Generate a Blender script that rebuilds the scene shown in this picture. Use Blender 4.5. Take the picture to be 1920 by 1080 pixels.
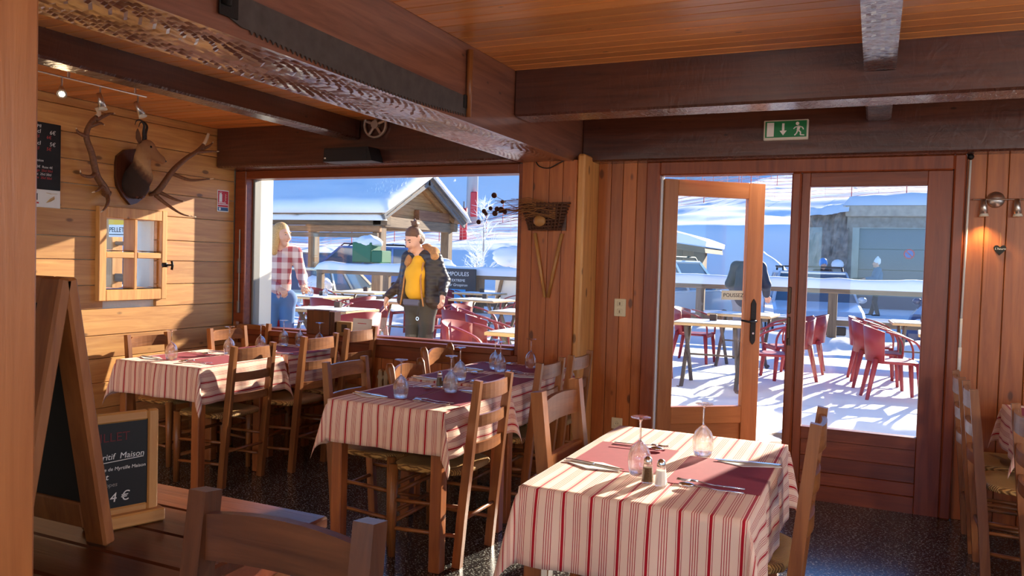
import bpy, math, random
import numpy as np
from mathutils import Vector, Matrix
random.seed(7)
SC = bpy.context.scene
for o in list(bpy.data.objects): bpy.data.objects.remove(o)
COL = SC.collection
PI = math.pi
def R(d): return math.radians(d)

# ---------------------------------------------------------------- camera
CAM_POS = Vector((0, 0, 1.46))
YAW, PITCH, ROLL = R(24.436), R(-1.898), R(1.657)
fwd = Vector((-math.sin(YAW)*math.cos(PITCH), math.cos(YAW)*math.cos(PITCH), math.sin(PITCH)))
right = Vector((math.cos(YAW), math.sin(YAW), 0))
up = right.cross(fwd)
r2 = right*math.cos(ROLL) + up*math.sin(ROLL)
u2 = up*math.cos(ROLL) - right*math.sin(ROLL)
cd = bpy.data.cameras.new('camera'); cd.sensor_width = 36; cd.lens = 36*1495.6/1920
cd.clip_start = .05; cd.clip_end = 2000
cam = bpy.data.objects.new('camera', cd); COL.objects.link(cam)
cam.matrix_world = Matrix(((r2.x, u2.x, -fwd.x, 0), (r2.y, u2.y, -fwd.y, 0), (r2.z, u2.z, -fwd.z, CAM_POS.z), (0, 0, 0, 1)))
SC.camera = cam

# ---------------------------------------------------------------- light and exposure
SUN_DIR = Vector((.265, 1, .34)).normalized()          # towards the low winter sun
SUN_ELEV = math.asin(SUN_DIR.z)
w = bpy.data.worlds.new('world'); SC.world = w; w.use_nodes = True
nt = w.node_tree; nt.nodes.clear()
sky = nt.nodes.new('ShaderNodeTexSky'); sky.sky_type = 'NISHITA'; sky.sun_disc = False
sky.sun_elevation = SUN_ELEV; sky.sun_rotation = math.atan2(SUN_DIR.x, SUN_DIR.y); sky.altitude = 1500; sky.air_density = .85; sky.dust_density = 0; sky.ozone_density = 6
bg = nt.nodes.new('ShaderNodeBackground'); bg.inputs[1].default_value = SKY_STRENGTH = .36
wo = nt.nodes.new('ShaderNodeOutputWorld')
nt.links.new(sky.outputs[0], bg.inputs[0]); nt.links.new(bg.outputs[0], wo.inputs[0])
sl = bpy.data.lights.new('sun', 'SUN'); sl.energy = 15; sl.color = (1, .88, .70); sl.angle = R(.6)
so = bpy.data.objects.new('sun', sl); COL.objects.link(so)
so.rotation_euler = SUN_DIR.to_track_quat('Z', 'Y').to_euler()
FILL_POWER = 58  # strength of each added fill pendant
vs = SC.view_settings
vs.view_transform = 'Standard'; vs.look = 'None'; vs.gamma = 1; vs.use_curve_mapping = False; vs.exposure = 0.2

# ---------------------------------------------------------------- helpers
def lin(r, g, b):
    f = lambda c: (c/255/12.92) if c/255 <= .04045 else ((c/255+.055)/1.055)**2.4
    return (f(r), f(g), f(b), 1)

class MB:
    def __init__(s): s.v = []; s.f = []; s.m = []; s.mi = 0; s.uv = None
    def add(s, vs, fs):
        b = len(s.v); s.v += [tuple(p) for p in vs]
        for q in fs: s.f.append(tuple(b+i for i in q)); s.m.append(s.mi)
        return s
    def box(s, x0, x1, y0, y1, z0, z1):
        return s.add([(x0,y0,z0),(x1,y0,z0),(x1,y1,z0),(x0,y1,z0),(x0,y0,z1),(x1,y0,z1),(x1,y1,z1),(x0,y1,z1)],
                     [(0,3,2,1),(4,5,6,7),(0,1,5,4),(1,2,6,5),(2,3,7,6),(3,0,4,7)])
    def cbox(s, x0, x1, y0, y1, z0, z1, c=.004):
        lo = (min(x0,x1), min(y0,y1), min(z0,z1)); hi = (max(x0,x1), max(y0,y1), max(z0,z1))
        c = min(c, *[(h-l)*.45 for l, h in zip(lo, hi)])
        V = []; idx = {}
        for k in range(8):
            sg = [(k >> a) & 1 for a in range(3)]
            for a in range(3):
                p = []
                for b in range(3):
                    e = hi[b] if sg[b] else lo[b]
                    if b != a: e += -c if sg[b] else c
                    p.append(e)
                idx[(k, a)] = len(V); V.append(tuple(p))
        F = []
        def q(l):
            l = [idx[t] for t in l]
            P = [Vector(V[i]) for i in l]; n = (P[1]-P[0]).cross(P[2]-P[0]); ce = sum(P, Vector())/len(P) - Vector([(a+b)/2 for a, b in zip(lo, hi)])
            F.append(tuple(l if n.dot(ce) > 0 else l[::-1]))
        for a in range(3):
            b, d = [t for t in range(3) if t != a]
            for sgn in (0, 1):
                ks = [(sgn << a)|(i << b)|(j << d) for i, j in ((0,0),(1,0),(1,1),(0,1))]
                q([(k, a) for k in ks])
            for i in (0, 1):
                for j in (0, 1):
                    k0 = (i << b)|(j << d); k1 = k0|(1 << a)
                    q([(k0, b), (k1, b), (k1, d), (k0, d)])
        for k in range(8): q([(k, 0), (k, 1), (k, 2)])
        return s.add(V, F)
    def tube(s, pts, rad, n=8, ry=None, up=None, rot=0, cap=True):
        P = [Vector(p) for p in pts]
        if not hasattr(rad, '__len__'): rad = [rad]*len(P)
        if ry is None: ry = rad
        elif not hasattr(ry, '__len__'): ry = [ry]*len(P)
        T = []
        for i in range(len(P)):
            a = P[max(i-1, 0)]; b = P[min(i+1, len(P)-1)]; T.append((b-a).normalized())
        u = Vector(up) if up else (Vector((0,0,1)) if abs(T[0].z) < .9 else Vector((0,1,0)))
        V = []; F = []
        for i, p in enumerate(P):
            t = T[i]; side = t.cross(u)
            if side.length < 1e-6: side = t.orthogonal()
            side.normalize(); nu = side.cross(t).normalized()
            if not up: u = nu
            for k in range(n):
                a = rot + 2*PI*k/n
                V.append(p + side*math.cos(a)*rad[i] + nu*math.sin(a)*ry[i])
        for i in range(len(P)-1):
            for k in range(n):
                a = i*n+k; b = i*n+(k+1) % n
                F.append((a, b, b+n, a+n))
        if cap:
            F.append(tuple(range(n))[::-1]); F.append(tuple(range((len(P)-1)*n, len(P)*n)))
        return s.add(V, F)
    def bar(s, p, q, w, t, up=None):      # rectangular bar: w across, t along up
        return s.tube([p, q], w/2*2**.5, 4, t/2*2**.5, up, PI/4)
    def lathe(s, prof, n=16, c=(0,0,0), closed=False):
        V = []; F = []
        for r, z in prof:
            for k in range(n): V.append((c[0]+r*math.cos(2*PI*k/n), c[1]+r*math.sin(2*PI*k/n), c[2]+z))
        m = len(prof)
        for i in range(m-1 if not closed else m):
            j = (i+1) % m
            for k in range(n): F.append((i*n+k, i*n+(k+1) % n, j*n+(k+1) % n, j*n+k))
        if not closed:
            if prof[0][0] > 1e-5: F.append(tuple(range(n))[::-1])
            if prof[-1][0] > 1e-5: F.append(tuple(range((m-1)*n, m*n)))
        return s.add(V, F)
    def prism(s, poly, axis, a, b):
        n = len(poly)
        def pt(p, t):
            return (t, p[0], p[1]) if axis == 'x' else (p[0], t, p[1]) if axis == 'y' else (p[0], p[1], t)
        V = [pt(p, a) for p in poly]+[pt(p, b) for p in poly]
        F = [tuple(range(n))[::-1], tuple(range(n, 2*n))]+[(i, (i+1) % n, n+(i+1) % n, n+i) for i in range(n)]
        ar = sum(poly[i][0]*poly[(i+1) % n][1]-poly[(i+1) % n][0]*poly[i][1] for i in range(n))
        flip = (ar < 0) ^ (b < a) ^ (axis == 'y')
        if flip: F = [q[::-1] for q in F]
        return s.add(V, F)
    def sphere(s, c, r, n=10, m=7, sc=(1,1,1)):
        V = [(c[0], c[1], c[2]-r*sc[2])]
        for i in range(1, m):
            t = PI*i/m
            for k in range(n): V.append((c[0]+r*sc[0]*math.sin(t)*math.cos(2*PI*k/n), c[1]+r*sc[1]*math.sin(t)*math.sin(2*PI*k/n), c[2]-r*sc[2]*math.cos(t)))
        V.append((c[0], c[1], c[2]+r*sc[2])); L = len(V)-1
        F = [(0, 1+(k+1) % n, 1+k) for k in range(n)]
        for i in range(m-2):
            for k in range(n): F.append((1+i*n+k, 1+i*n+(k+1) % n, 1+(i+1)*n+(k+1) % n, 1+(i+1)*n+k))
        F += [(L, 1+(m-2)*n+k, 1+(m-2)*n+(k+1) % n) for k in range(n)]
        return s.add(V, F)
    def grid(s, nu, nv, fn, close_u=False):
        V = [fn(i/(nu-1) if not close_u else i/nu, j/(nv-1)) for j in range(nv) for i in range(nu)]
        F = []
        for j in range(nv-1):
            for i in range(nu if close_u else nu-1):
                a = j*nu+i; b = j*nu+(i+1) % nu
                F.append((a, b, b+nu, a+nu))
        return s.add(V, F)
    def xf(s, mat, start=0):
        for i in range(start, len(s.v)): s.v[i] = tuple(mat @ Vector(s.v[i]))
        return s
    def obj(s, name, mat, parent=None, smooth=False, loc=None, rz=0):
        me = bpy.data.meshes.new(name); me.from_pydata(s.v, [], s.f)
        ms = mat if isinstance(mat, (list, tuple)) else [mat]
        for m_ in ms: me.materials.append(m_)
        if len(ms) > 1: me.polygons.foreach_set('material_index', s.m)
        if smooth: me.polygons.foreach_set('use_smooth', [True]*len(me.polygons))
        if s.uv:
            l = me.uv_layers.new(name='UVMap'); vi = np.empty(len(me.loops), int); me.loops.foreach_get('vertex_index', vi)
            l.data.foreach_set('uv', np.array(s.uv, float)[vi].ravel())
        me.validate(); me.update()
        o = bpy.data.objects.new(name, me); COL.objects.link(o)
        if parent: o.parent = parent
        if loc: o.location = loc
        if rz: o.rotation_euler.z = rz
        return o

def tag(o, label=None, cat=None, group=None, kind=None):
    if label: o['label'] = label
    if cat: o['category'] = cat
    if group: o['group'] = group
    if kind: o['kind'] = kind
    return o
def thing(name, label, cat, loc=(0,0,0), rz=0, group=None):
    o = bpy.data.objects.new(name, None); COL.objects.link(o); o.empty_display_size = .1
    o.location = loc; o.rotation_euler.z = rz
    return tag(o, label, cat, group)
def struct(o, label=None): return tag(o, label, kind='structure')
def dup(root, loc, rz=0, label=None, group=None, scale=None):
    r = root.copy(); COL.objects.link(r); r.location = loc; r.rotation_euler.z = rz
    if scale: r.scale = scale
    tag(r, label, None, group)
    for ch in list(root.children):
        c = ch.copy(); COL.objects.link(c); c.parent = r
        for g in ch.children:
            d = g.copy(); COL.objects.link(d); d.parent = c
    return r
def local(mb, o, **k): return mb
def place(mb, name, mat, base, parent=None, smooth=False):
    """mesh given in world coordinates whose origin is moved to base"""
    b = Vector(base); mb.v = [tuple(Vector(p)-b) for p in mb.v]
    return mb.obj(name, mat, parent, smooth, base)

# ---------------------------------------------------------------- materials
def newmat(name):
    m = bpy.data.materials.new(name); m.use_nodes = True; n = m.node_tree; b = n.nodes['Principled BSDF']
    return m, n, b
def N(n, t, **k):
    x = n.nodes.new(t)
    for a, v in k.items(): setattr(x, a, v)
    return x
def L(n, a, b): n.links.new(a, b)
def plain(name, col, rough=.5, metal=0, bump=0, bscale=60, var=0, spec=None, coat=0):
    m, n, b = newmat(name); b.inputs['Base Color'].default_value = col; b.inputs['Roughness'].default_value = rough; b.inputs['Metallic'].default_value = metal
    if spec is not None: b.inputs['Specular IOR Level'].default_value = spec
    if coat: b.inputs['Coat Weight'].default_value = coat
    if bump or var:
        tc = N(n, 'ShaderNodeTexCoord'); nz = N(n, 'ShaderNodeTexNoise'); nz.inputs['Scale'].default_value = bscale; nz.inputs['Detail'].default_value = 5
        L(n, tc.outputs['Object'], nz.inputs['Vector'])
        if bump:
            bp = N(n, 'ShaderNodeBump'); bp.inputs['Strength'].default_value = bump; bp.inputs['Distance'].default_value = .01
            L(n, nz.outputs[0], bp.inputs['Height']); L(n, bp.outputs[0], b.inputs['Normal'])
        if var:
            hs = N(n, 'ShaderNodeHueSaturation'); hs.inputs['Color'].default_value = col
            mp = N(n, 'ShaderNodeMapRange'); mp.inputs[1].default_value = .3; mp.inputs[2].default_value = .7; mp.inputs[3].default_value = 1-var; mp.inputs[4].default_value = 1+var
            L(n, nz.outputs[0], mp.inputs[0]); L(n, mp.outputs[0], hs.inputs['Value']); L(n, hs.outputs[0], b.inputs['Base Color'])
    return m
_w = {}
def wood(name, dark, light, axis='x', rough=.4, knots=0, grain=1, adze=0, coat=0, spec=.5):
    key = (name, axis)
    if key in _w: return _w[key]
    m, n, b = newmat(name+'_'+axis)
    tc = N(n, 'ShaderNodeTexCoord'); oi = N(n, 'ShaderNodeObjectInfo')
    ad = N(n, 'ShaderNodeVectorMath', operation='MULTIPLY_ADD')
    cb = N(n, 'ShaderNodeCombineXYZ')
    for i in range(3): L(n, oi.outputs['Random'], cb.inputs[i])
    ad.inputs[1].default_value = (23.7, 41.3, 31.1); L(n, cb.outputs[0], ad.inputs[0]); L(n, tc.outputs['Object'], ad.inputs[2])
    mp = N(n, 'ShaderNodeMapping'); sc = [16*grain]*3; sc['xyz'.index(axis)] = 1.1*grain; mp.inputs['Scale'].default_value = sc
    L(n, ad.outputs[0], mp.inputs['Vector'])
    nz = N(n, 'ShaderNodeTexNoise'); nz.inputs['Scale'].default_value = 1.6; nz.inputs['Detail'].default_value = 7; nz.inputs['Roughness'].default_value = .62; nz.inputs['Distortion'].default_value = .7
    L(n, mp.outputs[0], nz.inputs['Vector'])
    cr = N(n, 'ShaderNodeValToRGB'); cr.color_ramp.elements[0].position = .30; cr.color_ramp.elements[1].position = .68
    cr.color_ramp.elements[0].color = dark; cr.color_ramp.elements[1].color = light
    L(n, nz.outputs[0], cr.inputs[0])
    hs = N(n, 'ShaderNodeHueSaturation'); vr = N(n, 'ShaderNodeMapRange'); vr.inputs[3].default_value = .82; vr.inputs[4].default_value = 1.14
    L(n, oi.outputs['Random'], vr.inputs[0]); L(n, vr.outputs[0], hs.inputs['Value']); L(n, cr.outputs[0], hs.inputs['Color'])
    out = hs.outputs[0]
    if knots:
        m2 = N(n, 'ShaderNodeMapping'); s2 = [7.0]*3; s2['xyz'.index(axis)] = 3.2; m2.inputs['Scale'].default_value = s2
        L(n, ad.outputs[0], m2.inputs['Vector'])
        vo = N(n, 'ShaderNodeTexVoronoi'); vo.inputs['Scale'].default_value = 1.0; vo.inputs['Randomness'].default_value = 1
        L(n, m2.outputs[0], vo.inputs['Vector'])
        k2 = N(n, 'ShaderNodeValToRGB'); k2.color_ramp.elements[0].position = .055*knots; k2.color_ramp.elements[1].position = .085*knots
        k2.color_ramp.elements[0].color = (1,1,1,1); k2.color_ramp.elements[1].color = (0,0,0,1)
        L(n, vo.outputs['Distance'], k2.inputs[0])
        mx = N(n, 'ShaderNodeMix', data_type='RGBA'); mx.inputs['B'].default_value = tuple(c*.28 for c in dark[:3])+(1,)
        ml = N(n, 'ShaderNodeMath', operation='MULTIPLY'); ml.inputs[1].default_value = .85
        L(n, k2.outputs[0], ml.inputs[0]); L(n, ml.outputs[0], mx.inputs['Factor']); L(n, out, mx.inputs['A']); out = mx.outputs['Result']
    L(n, out, b.inputs['Base Color'])
    b.inputs['Roughness'].default_value = rough; b.inputs['Specular IOR Level'].default_value = spec
    if coat: b.inputs['Coat Weight'].default_value = coat; b.inputs['Coat Roughness'].default_value = .2
    bp = N(n, 'ShaderNodeBump'); bp.inputs['Strength'].default_value = .25; bp.inputs['Distance'].default_value = .004
    L(n, nz.outputs[0], bp.inputs['Height']); nm = bp.outputs[0]
    if adze:
        m3 = N(n, 'ShaderNodeMapping'); s3 = [5.0]*3; s3['xyz'.index(axis)] = 13; m3.inputs['Scale'].default_value = s3; m3.inputs['Rotation'].default_value = (0, 0, .5)
        L(n, tc.outputs['Object'], m3.inputs['Vector'])
        n3 = N(n, 'ShaderNodeTexNoise'); n3.inputs['Scale'].default_value = 1.5; n3.inputs['Detail'].default_value = 3; n3.inputs['Distortion'].default_value = 1.6
        L(n, m3.outputs[0], n3.inputs['Vector'])
        b2 = N(n, 'ShaderNodeBump'); b2.inputs['Strength'].default_value = adze; b2.inputs['Distance'].default_value = .03
        ge = N(n, 'ShaderNodeNewGeometry'); sz = N(n, 'ShaderNodeSeparateXYZ'); L(n, ge.outputs['True Normal'], sz.inputs[0])
        rm = N(n, 'ShaderNodeMapRange'); rm.inputs[1].default_value = -.5; rm.inputs[2].default_value = -.9; rm.inputs[3].default_value = .10*adze; rm.inputs[4].default_value = adze; L(n, sz.outputs[2], rm.inputs[0]); L(n, rm.outputs[0], b2.inputs['Strength'])
        L(n, n3.outputs[0], b2.inputs['Height']); L(n, nm, b2.inputs['Normal']); nm = b2.outputs[0]
    L(n, nm, b.inputs['Normal'])
    _w[key] = m; return m
def thinglass(name, tint=(.97,.98,.98,1), base=.04, edge=.6, power=4, rough=0.0):
    m, n, b = newmat(name); n.nodes.remove(b); out = n.nodes['Material Output']
    lw = N(n, 'ShaderNodeLayerWeight'); lw.inputs[0].default_value = .5
    pw = N(n, 'ShaderNodeMath', operation='POWER'); pw.inputs[1].default_value = power; L(n, lw.outputs['Facing'], pw.inputs[0])
    ml = N(n, 'ShaderNodeMath', operation='MULTIPLY_ADD'); ml.inputs[1].default_value = edge; ml.inputs[2].default_value = base; L(n, pw.outputs[0], ml.inputs[0])
    tr = N(n, 'ShaderNodeBsdfTransparent'); tr.inputs[0].default_value = tint
    gl = N(n, 'ShaderNodeBsdfGlossy'); gl.inputs['Roughness'].default_value = rough
    mx = N(n, 'ShaderNodeMixShader'); L(n, ml.outputs[0], mx.inputs[0]); L(n, tr.outputs[0], mx.inputs[1]); L(n, gl.outputs[0], mx.inputs[2]); L(n, mx.outputs[0], out.inputs[0])
    return m
def emit(name, col, st):
    m, n, b = newmat(name); b.inputs['Base Color'].default_value = col; b.inputs['Emission Color'].default_value = col; b.inputs['Emission Strength'].default_value = st
    return m
def pine(ax): return wood('pine', lin(188,124,64), lin(222,164,94), ax, .45, 1.5)
def redpine(ax): return wood('red_pine', lin(158,82,34), lin(192,110,52), ax, .38, 1.5)
def ceilwood(ax): return wood('ceiling_pine', lin(216,132,66), lin(236,160,88), ax, .33, .8)
def framew(ax): return wood('stained_frame', lin(112,48,22), lin(146,72,36), ax, .35)
def doorw(ax): return wood('door_oak', lin(166,98,50), lin(190,120,66), ax, .38)
def beamw(ax): return wood('dark_beam', lin(66,32,22), lin(100,54,38), ax, .34, .7, 1, 1.2, 1.0)
def mainbeam(ax): return wood('main_beam', lin(108,62,45), lin(150,95,72), ax, .36, .9, 1, 0, 1.0)
def chairw(ax): return wood('chair_wood', lin(118,66,30), lin(160,100,52), ax, .36)
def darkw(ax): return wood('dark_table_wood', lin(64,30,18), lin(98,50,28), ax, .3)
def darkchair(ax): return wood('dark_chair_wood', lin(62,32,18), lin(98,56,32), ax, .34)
def legw(ax): return wood('table_leg_wood', lin(130,68,32), lin(170,100,52), ax, .38)
def lightw(ax): return wood('light_board_wood', lin(176,118,60), lin(206,152,88), ax, .45)
def greyw(ax): return wood('weathered_wood', lin(104,84,68), lin(150,124,98), ax, .8)
M_GLASS = thinglass('window_glass', (.97,.98,.98,1), .03, .7, 5)
M_WINE = thinglass('wine_glass', (.985,.985,.985,1), .05, .4, 2)
_n = M_WINE.node_tree; _g = N(_n, 'ShaderNodeBsdfGlass'); _g.inputs['IOR'].default_value = 1.5; _m = N(_n, 'ShaderNodeMixShader'); _m.inputs[0].default_value = .55
_o = _n.nodes['Material Output']; _src = _o.inputs[0].links[0].from_socket; L(_n, _src, _m.inputs[1]); L(_n, _g.outputs[0], _m.inputs[2]); L(_n, _m.outputs[0], _o.inputs[0])
M_STEEL = plain('steel', (.72,.72,.72,1), .22, 1)
M_BLACK = plain('black_plastic', lin(24,24,26), .5)
M_IRON = plain('dark_iron', lin(42,38,36), .5, .6, .2, 120)
M_WHITE = plain('white_plastic', lin(235,232,224), .45)
M_PAPER = plain('white_paper', lin(240,236,226), .85)
M_MAT = plain('burgundy_paper', lin(150,52,66), .8, var=.06, bscale=30)
M_CHALKB = plain('chalkboard', lin(22,23,25), .7, var=.15, bscale=8)
M_CHALK = plain('chalk', lin(226,224,220), .9)
M_CHALKR = plain('red_chalk', lin(190,70,70), .9)
M_SNOW = plain('snow', (.9,.91,.93,1), .75, 0, .35, 9)
# ================================================================ the room
def board(parent, x0, x1, y0, y1, z0, z1, mat, name='plank', c=.003):
    b = ((x0+x1)/2, (y0+y1)/2, (z0+z1)/2)
    return place(MB().cbox(x0, x1, y0, y1, z0, z1, c), name, mat, b, parent)
def boxes(name, mat, *bs):
    mb = MB()
    for q in bs: mb.box(*q)
    return struct(mb.obj(name, mat))
_fc = {}
def text(body, size, mat, parent, mtx, name='lettering', ext=.0006, shear=0, align='LEFT', bold=0):
    cu = bpy.data.curves.new('t', 'FONT'); cu.body = body; cu.size = size; cu.extrude = ext; cu.shear = shear; cu.align_x = align; cu.offset = bold; cu.resolution_u = 3
    t = bpy.data.objects.new('t', cu); COL.objects.link(t)
    me = bpy.data.meshes.new_from_object(t); bpy.data.objects.remove(t)
    me.materials.clear(); me.materials.append(mat)
    o = bpy.data.objects.new(name, me); COL.objects.link(o); o.parent = parent; o.matrix_local = mtx
    return o
def face_mtx(loc, xdir, ydir=(0,0,1)):
    x = Vector(xdir).normalized(); y = Vector(ydir).normalized(); z = x.cross(y)
    return Matrix(((x.x,y.x,z.x,loc[0]),(x.y,y.y,z.y,loc[1]),(x.z,y.z,z.z,loc[2]),(0,0,0,1)))

# floor: dark speckled terrazzo
m, n, b = newmat('terrazzo'); tc = N(n, 'ShaderNodeTexCoord')
def speck(scale, lo, hi, stretch, rot):
    mp = N(n, 'ShaderNodeMapping'); mp.inputs['Scale'].default_value = (scale, scale*stretch, scale); mp.inputs['Rotation'].default_value = (0, 0, rot)
    nz = N(n, 'ShaderNodeTexNoise'); nz.inputs['Scale'].default_value = 1; nz.inputs['Detail'].default_value = 1
    L(n, tc.outputs['Object'], mp.inputs[0]); L(n, mp.outputs[0], nz.inputs['Vector'])
    r = N(n, 'ShaderNodeMapRange'); r.inputs[1].default_value = lo; r.inputs[2].default_value = hi; L(n, nz.outputs[0], r.inputs[0]); return r.outputs[0]
a = N(n, 'ShaderNodeMath', operation='MAXIMUM'); L(n, speck(80, .662, .69, 2.2, .7), a.inputs[0]); L(n, speck(66, .662, .69, 2.6, -1.0), a.inputs[1])
mx = N(n, 'ShaderNodeMix', data_type='RGBA'); mx.inputs['A'].default_value = lin(44,42,42); mx.inputs['B'].default_value = lin(232,228,212); L(n, a.outputs[0], mx.inputs['Factor']); L(n, mx.outputs['Result'], b.inputs['Base Color'])
b.inputs['Roughness'].default_value = .2; b.inputs['Specular IOR Level'].default_value = .9
struct(MB().box(-5.1, 3.8, -4.8, 5.44, -.1, 0).obj('floor', m), 'dark terrazzo floor with pale flecks')

M_PLASTER = plain('white_plaster', lin(232,230,218), .85, 0, .15, 40)
M_INWALL = plain('cream_wall', lin(222,190,150), .8)
XL = -4.87; YW = 5.095; YD = 5.395
# left wall: backing with a window opening, horizontal pine planks in front
wl = boxes('wall_left', M_PLASTER, (-5.12,-4.90,-4.8,3.86,0,2.6), (-5.12,-4.90,4.31,5.42,0,2.6), (-5.12,-4.90,3.86,4.31,0,1.17), (-5.12,-4.90,3.86,4.31,1.70,2.6))
z = 0
hs_ = [.19,.165,.18,.17,.16,.185,.165,.175,.155,.18,.17,.16,.175,.17,.15]; k = 0
while z < 2.45:
    h = min(hs_[k % len(hs_)], 2.46-z); k += 1
    if z+h > 1.17 and z < 1.70:
        board(wl, -4.90, XL, .9, 3.86, z+.002, z+h-.002, pine('y'))
        board(wl, -4.90, XL, 4.31, 5.09, z+.002, z+h-.002, pine('y'))
    else: board(wl, -4.90, XL+random.uniform(-.002,.002), .9, 5.09, z+.002, z+h-.002, pine('y'))
    z += h
# back wall beside and below the large window, and around the door
wb = boxes('wall_back', M_PLASTER, (-4.9,-2.26,5.13,5.40,0,.80), (-2.26,-1.89,5.12,5.40,0,2.6), (-4.9,-2.26,5.13,5.40,2.14,2.6), (-1.86,-1.44,5.42,5.62,0,2.6), (-5.12,-4.75,5.26,5.42,0,2.6),
           (.47,1.0,5.42,5.62,0,2.6), (2.9,3.8,5.42,5.62,0,2.6), (1.0,2.9,5.42,5.62,0,.85), (1.0,2.9,5.42,5.62,2.06,2.6), (-1.44,.47,5.42,5.62,2.18,2.6))
board(wb, -4.87, -2.26, 5.09, 5.13, .70, .80, framew('x'))
x = -4.86
while x < -2.27:
    board(wb, x+.0015, min(x+.105, -2.262)-.0015, 5.10, 5.125, 0, .70, redpine('z')); x += .105
x = -2.262
for wdt in (.085,.118,.10,.10): board(wb, x+.0015, x+wdt-.0015, YW, 5.12, 0, 2.16, redpine('z')); x += wdt
x = -1.805
for wdt in (.095,.085,.10,.075): board(wb, x+.0015, x+wdt-.0015, YD, 5.42, 0, 2.2, redpine('z')); x += wdt
x = .465
while x < 3.6:
    wdt = random.choice((.105,.12,.11)); 
    z1 = .0 if x < 1.0-.12 or x > 2.9 else None
    if z1 is not None: board(wb, x+.0015, x+wdt-.0015, YD, 5.42, .0, 2.2, redpine('z'))
    else: board(wb, x+.0015, x+wdt-.0015, YD, 5.42, .0, .82, redpine('z'))
    x += wdt
struct(MB().cbox(-1.86, -1.805, 5.10, 5.415, 0, 2.2, .012).obj('trim_1', pine('z')), 'pale pine corner post between window wall and door wall')
# other sides of the room (outside the picture), with windows
boxes('wall_right', M_INWALL, (3.6,3.8,-4.8,-2.6,0,2.6), (3.6,3.8,3.9,5.42,0,2.6), (3.6,3.8,-2.6,3.9,0,.8), (3.6,3.8,-2.6,3.9,2.2,2.6))
boxes('wall_rear', M_INWALL, (-5.1,-4.2,-4.8,-4.6,0,2.6), (2.9,3.8,-4.8,-4.6,0,2.6), (-4.2,2.9,-4.8,-4.6,0,.7), (-4.2,2.9,-4.8,-4.6,2.25,2.6), (-.9,-.4,-4.8,-4.6,.7,2.25))
# ceiling
ce = boxes('ceiling', ceilwood('x'), (-1.9,3.8,-4.8,5.44,2.55,2.62), (-5.0,-1.9,-4.8,5.44,2.475,2.62))
y = 1.9
while y < 5.36:
    board(ce, -1.885, 3.6, y+.0015, y+.0935, 2.53, 2.55, ceilwood('x'), 'ceiling_board', .004); y += .095
y = 1.2
while y < 4.86:
    board(ce, -4.87, -2.27, y+.0015, y+.0935, 2.458, 2.476, ceilwood('x'), 'ceiling_board', .004); y += .095
boxes('roof', M_PLASTER, (-5.2,3.9,-4.9,5.62,2.62,2.9))
# beams
def beam(i, bx_, ax, lab):
    mb = MB().cbox(*bx_, .012); c = ((bx_[0]+bx_[1])/2, (bx_[2]+bx_[3])/2, (bx_[4]+bx_[5])/2)
    return struct(place(mb, 'trim_%d' % i, beamw(ax), c), lab)
from mathutils import noise as mnoise
def hewn(x0, x1, y0, y1, zb, zt, mat, name, lab, amp=.010, st=.013):
    """beam along y whose underside carries real adze marks"""
    nx, ny = int((x1-x0)/.016)+1, int((y1-y0)/st)+1; V = []
    for j in range(ny):
        for i in range(nx):
            u = i/(nx-1); x = x0+(x1-x0)*u; y = y0+(y1-y0)*j/(ny-1)
            w_ = y*14+6*(u-.5)**2*3+2.2*mnoise.noise((x*3.5, y*2.2, 1.3))+u*2.6
            s_ = (w_ % 1.0); a_ = .35+.65*(.5+.5*mnoise.noise((x*9, y*6, 4)))
            d = amp*a_*(1-s_)**1.4+.002*mnoise.noise((x*40, y*25, 0)); d *= min(1, min(u, 1-u)*12)
            V.append((x, y, zb+d))
    mb = MB().add(V, [(j*nx+i+1, j*nx+i, (j+1)*nx+i, (j+1)*nx+i+1) for j in range(ny-1) for i in range(nx-1)])
    mb.add([(x0,y0,zb),(x1,y0,zb),(x1,y1,zb),(x0,y1,zb),(x0,y0,zt),(x1,y0,zt),(x1,y1,zt),(x0,y1,zt)], [(4,5,6,7),(0,1,5,4),(1,2,6,5),(2,3,7,6),(3,0,4,7)])
    return struct(place(mb, name, mat, ((x0+x1)/2, (y0+y1)/2, zb)), lab)
hewn(-2.275,-1.885,.6,5.395,2.15,2.545, mainbeam('y'), 'trim_2', 'massive dark hewn main beam running towards the window')
beam(3, (-1.885,3.6,4.10,4.32,2.275,2.545), 'x', 'dark cross beam in front of the door wall')
hewn(-.085,.05,.8,4.10,2.395,2.545, beamw('y'), 'trim_4', 'narrow hewn ceiling beam meeting the cross beam', .006)
beam(5, (-.085,.05,4.32,5.25,2.36,2.545), 'y', 'short beam end between cross beam and door lintel')
beam(6, (-1.885,3.6,5.25,5.418,2.164,2.545), 'x', 'dark lintel beam above the glazed door')
beam(7, (-4.87,-2.275,4.88,5.12,2.145,2.474), 'x', 'dark lintel beam above the large window')
beam(8, (-3.62,-3.47,-4.6,4.88,2.32,2.474), 'y', 'slim dark ceiling beam beside the antler wall')
# near wall end at the left edge of the picture
pe = struct(MB().cbox(-2.2, -1.405, .80, .93, 0, 2.46, .012).obj('trim_9', wood('pale_pine', lin(226,200,162), lin(246,230,202), 'z', .5, 1.9)), 'pale knotty pine wall end close to the camera')
place(MB().cbox(-1.404, -1.385, .84, .965, 0, 2.46, .008), 'edge_strip', doorw('z'), (-1.395,.9,1.2), pe)

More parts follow.
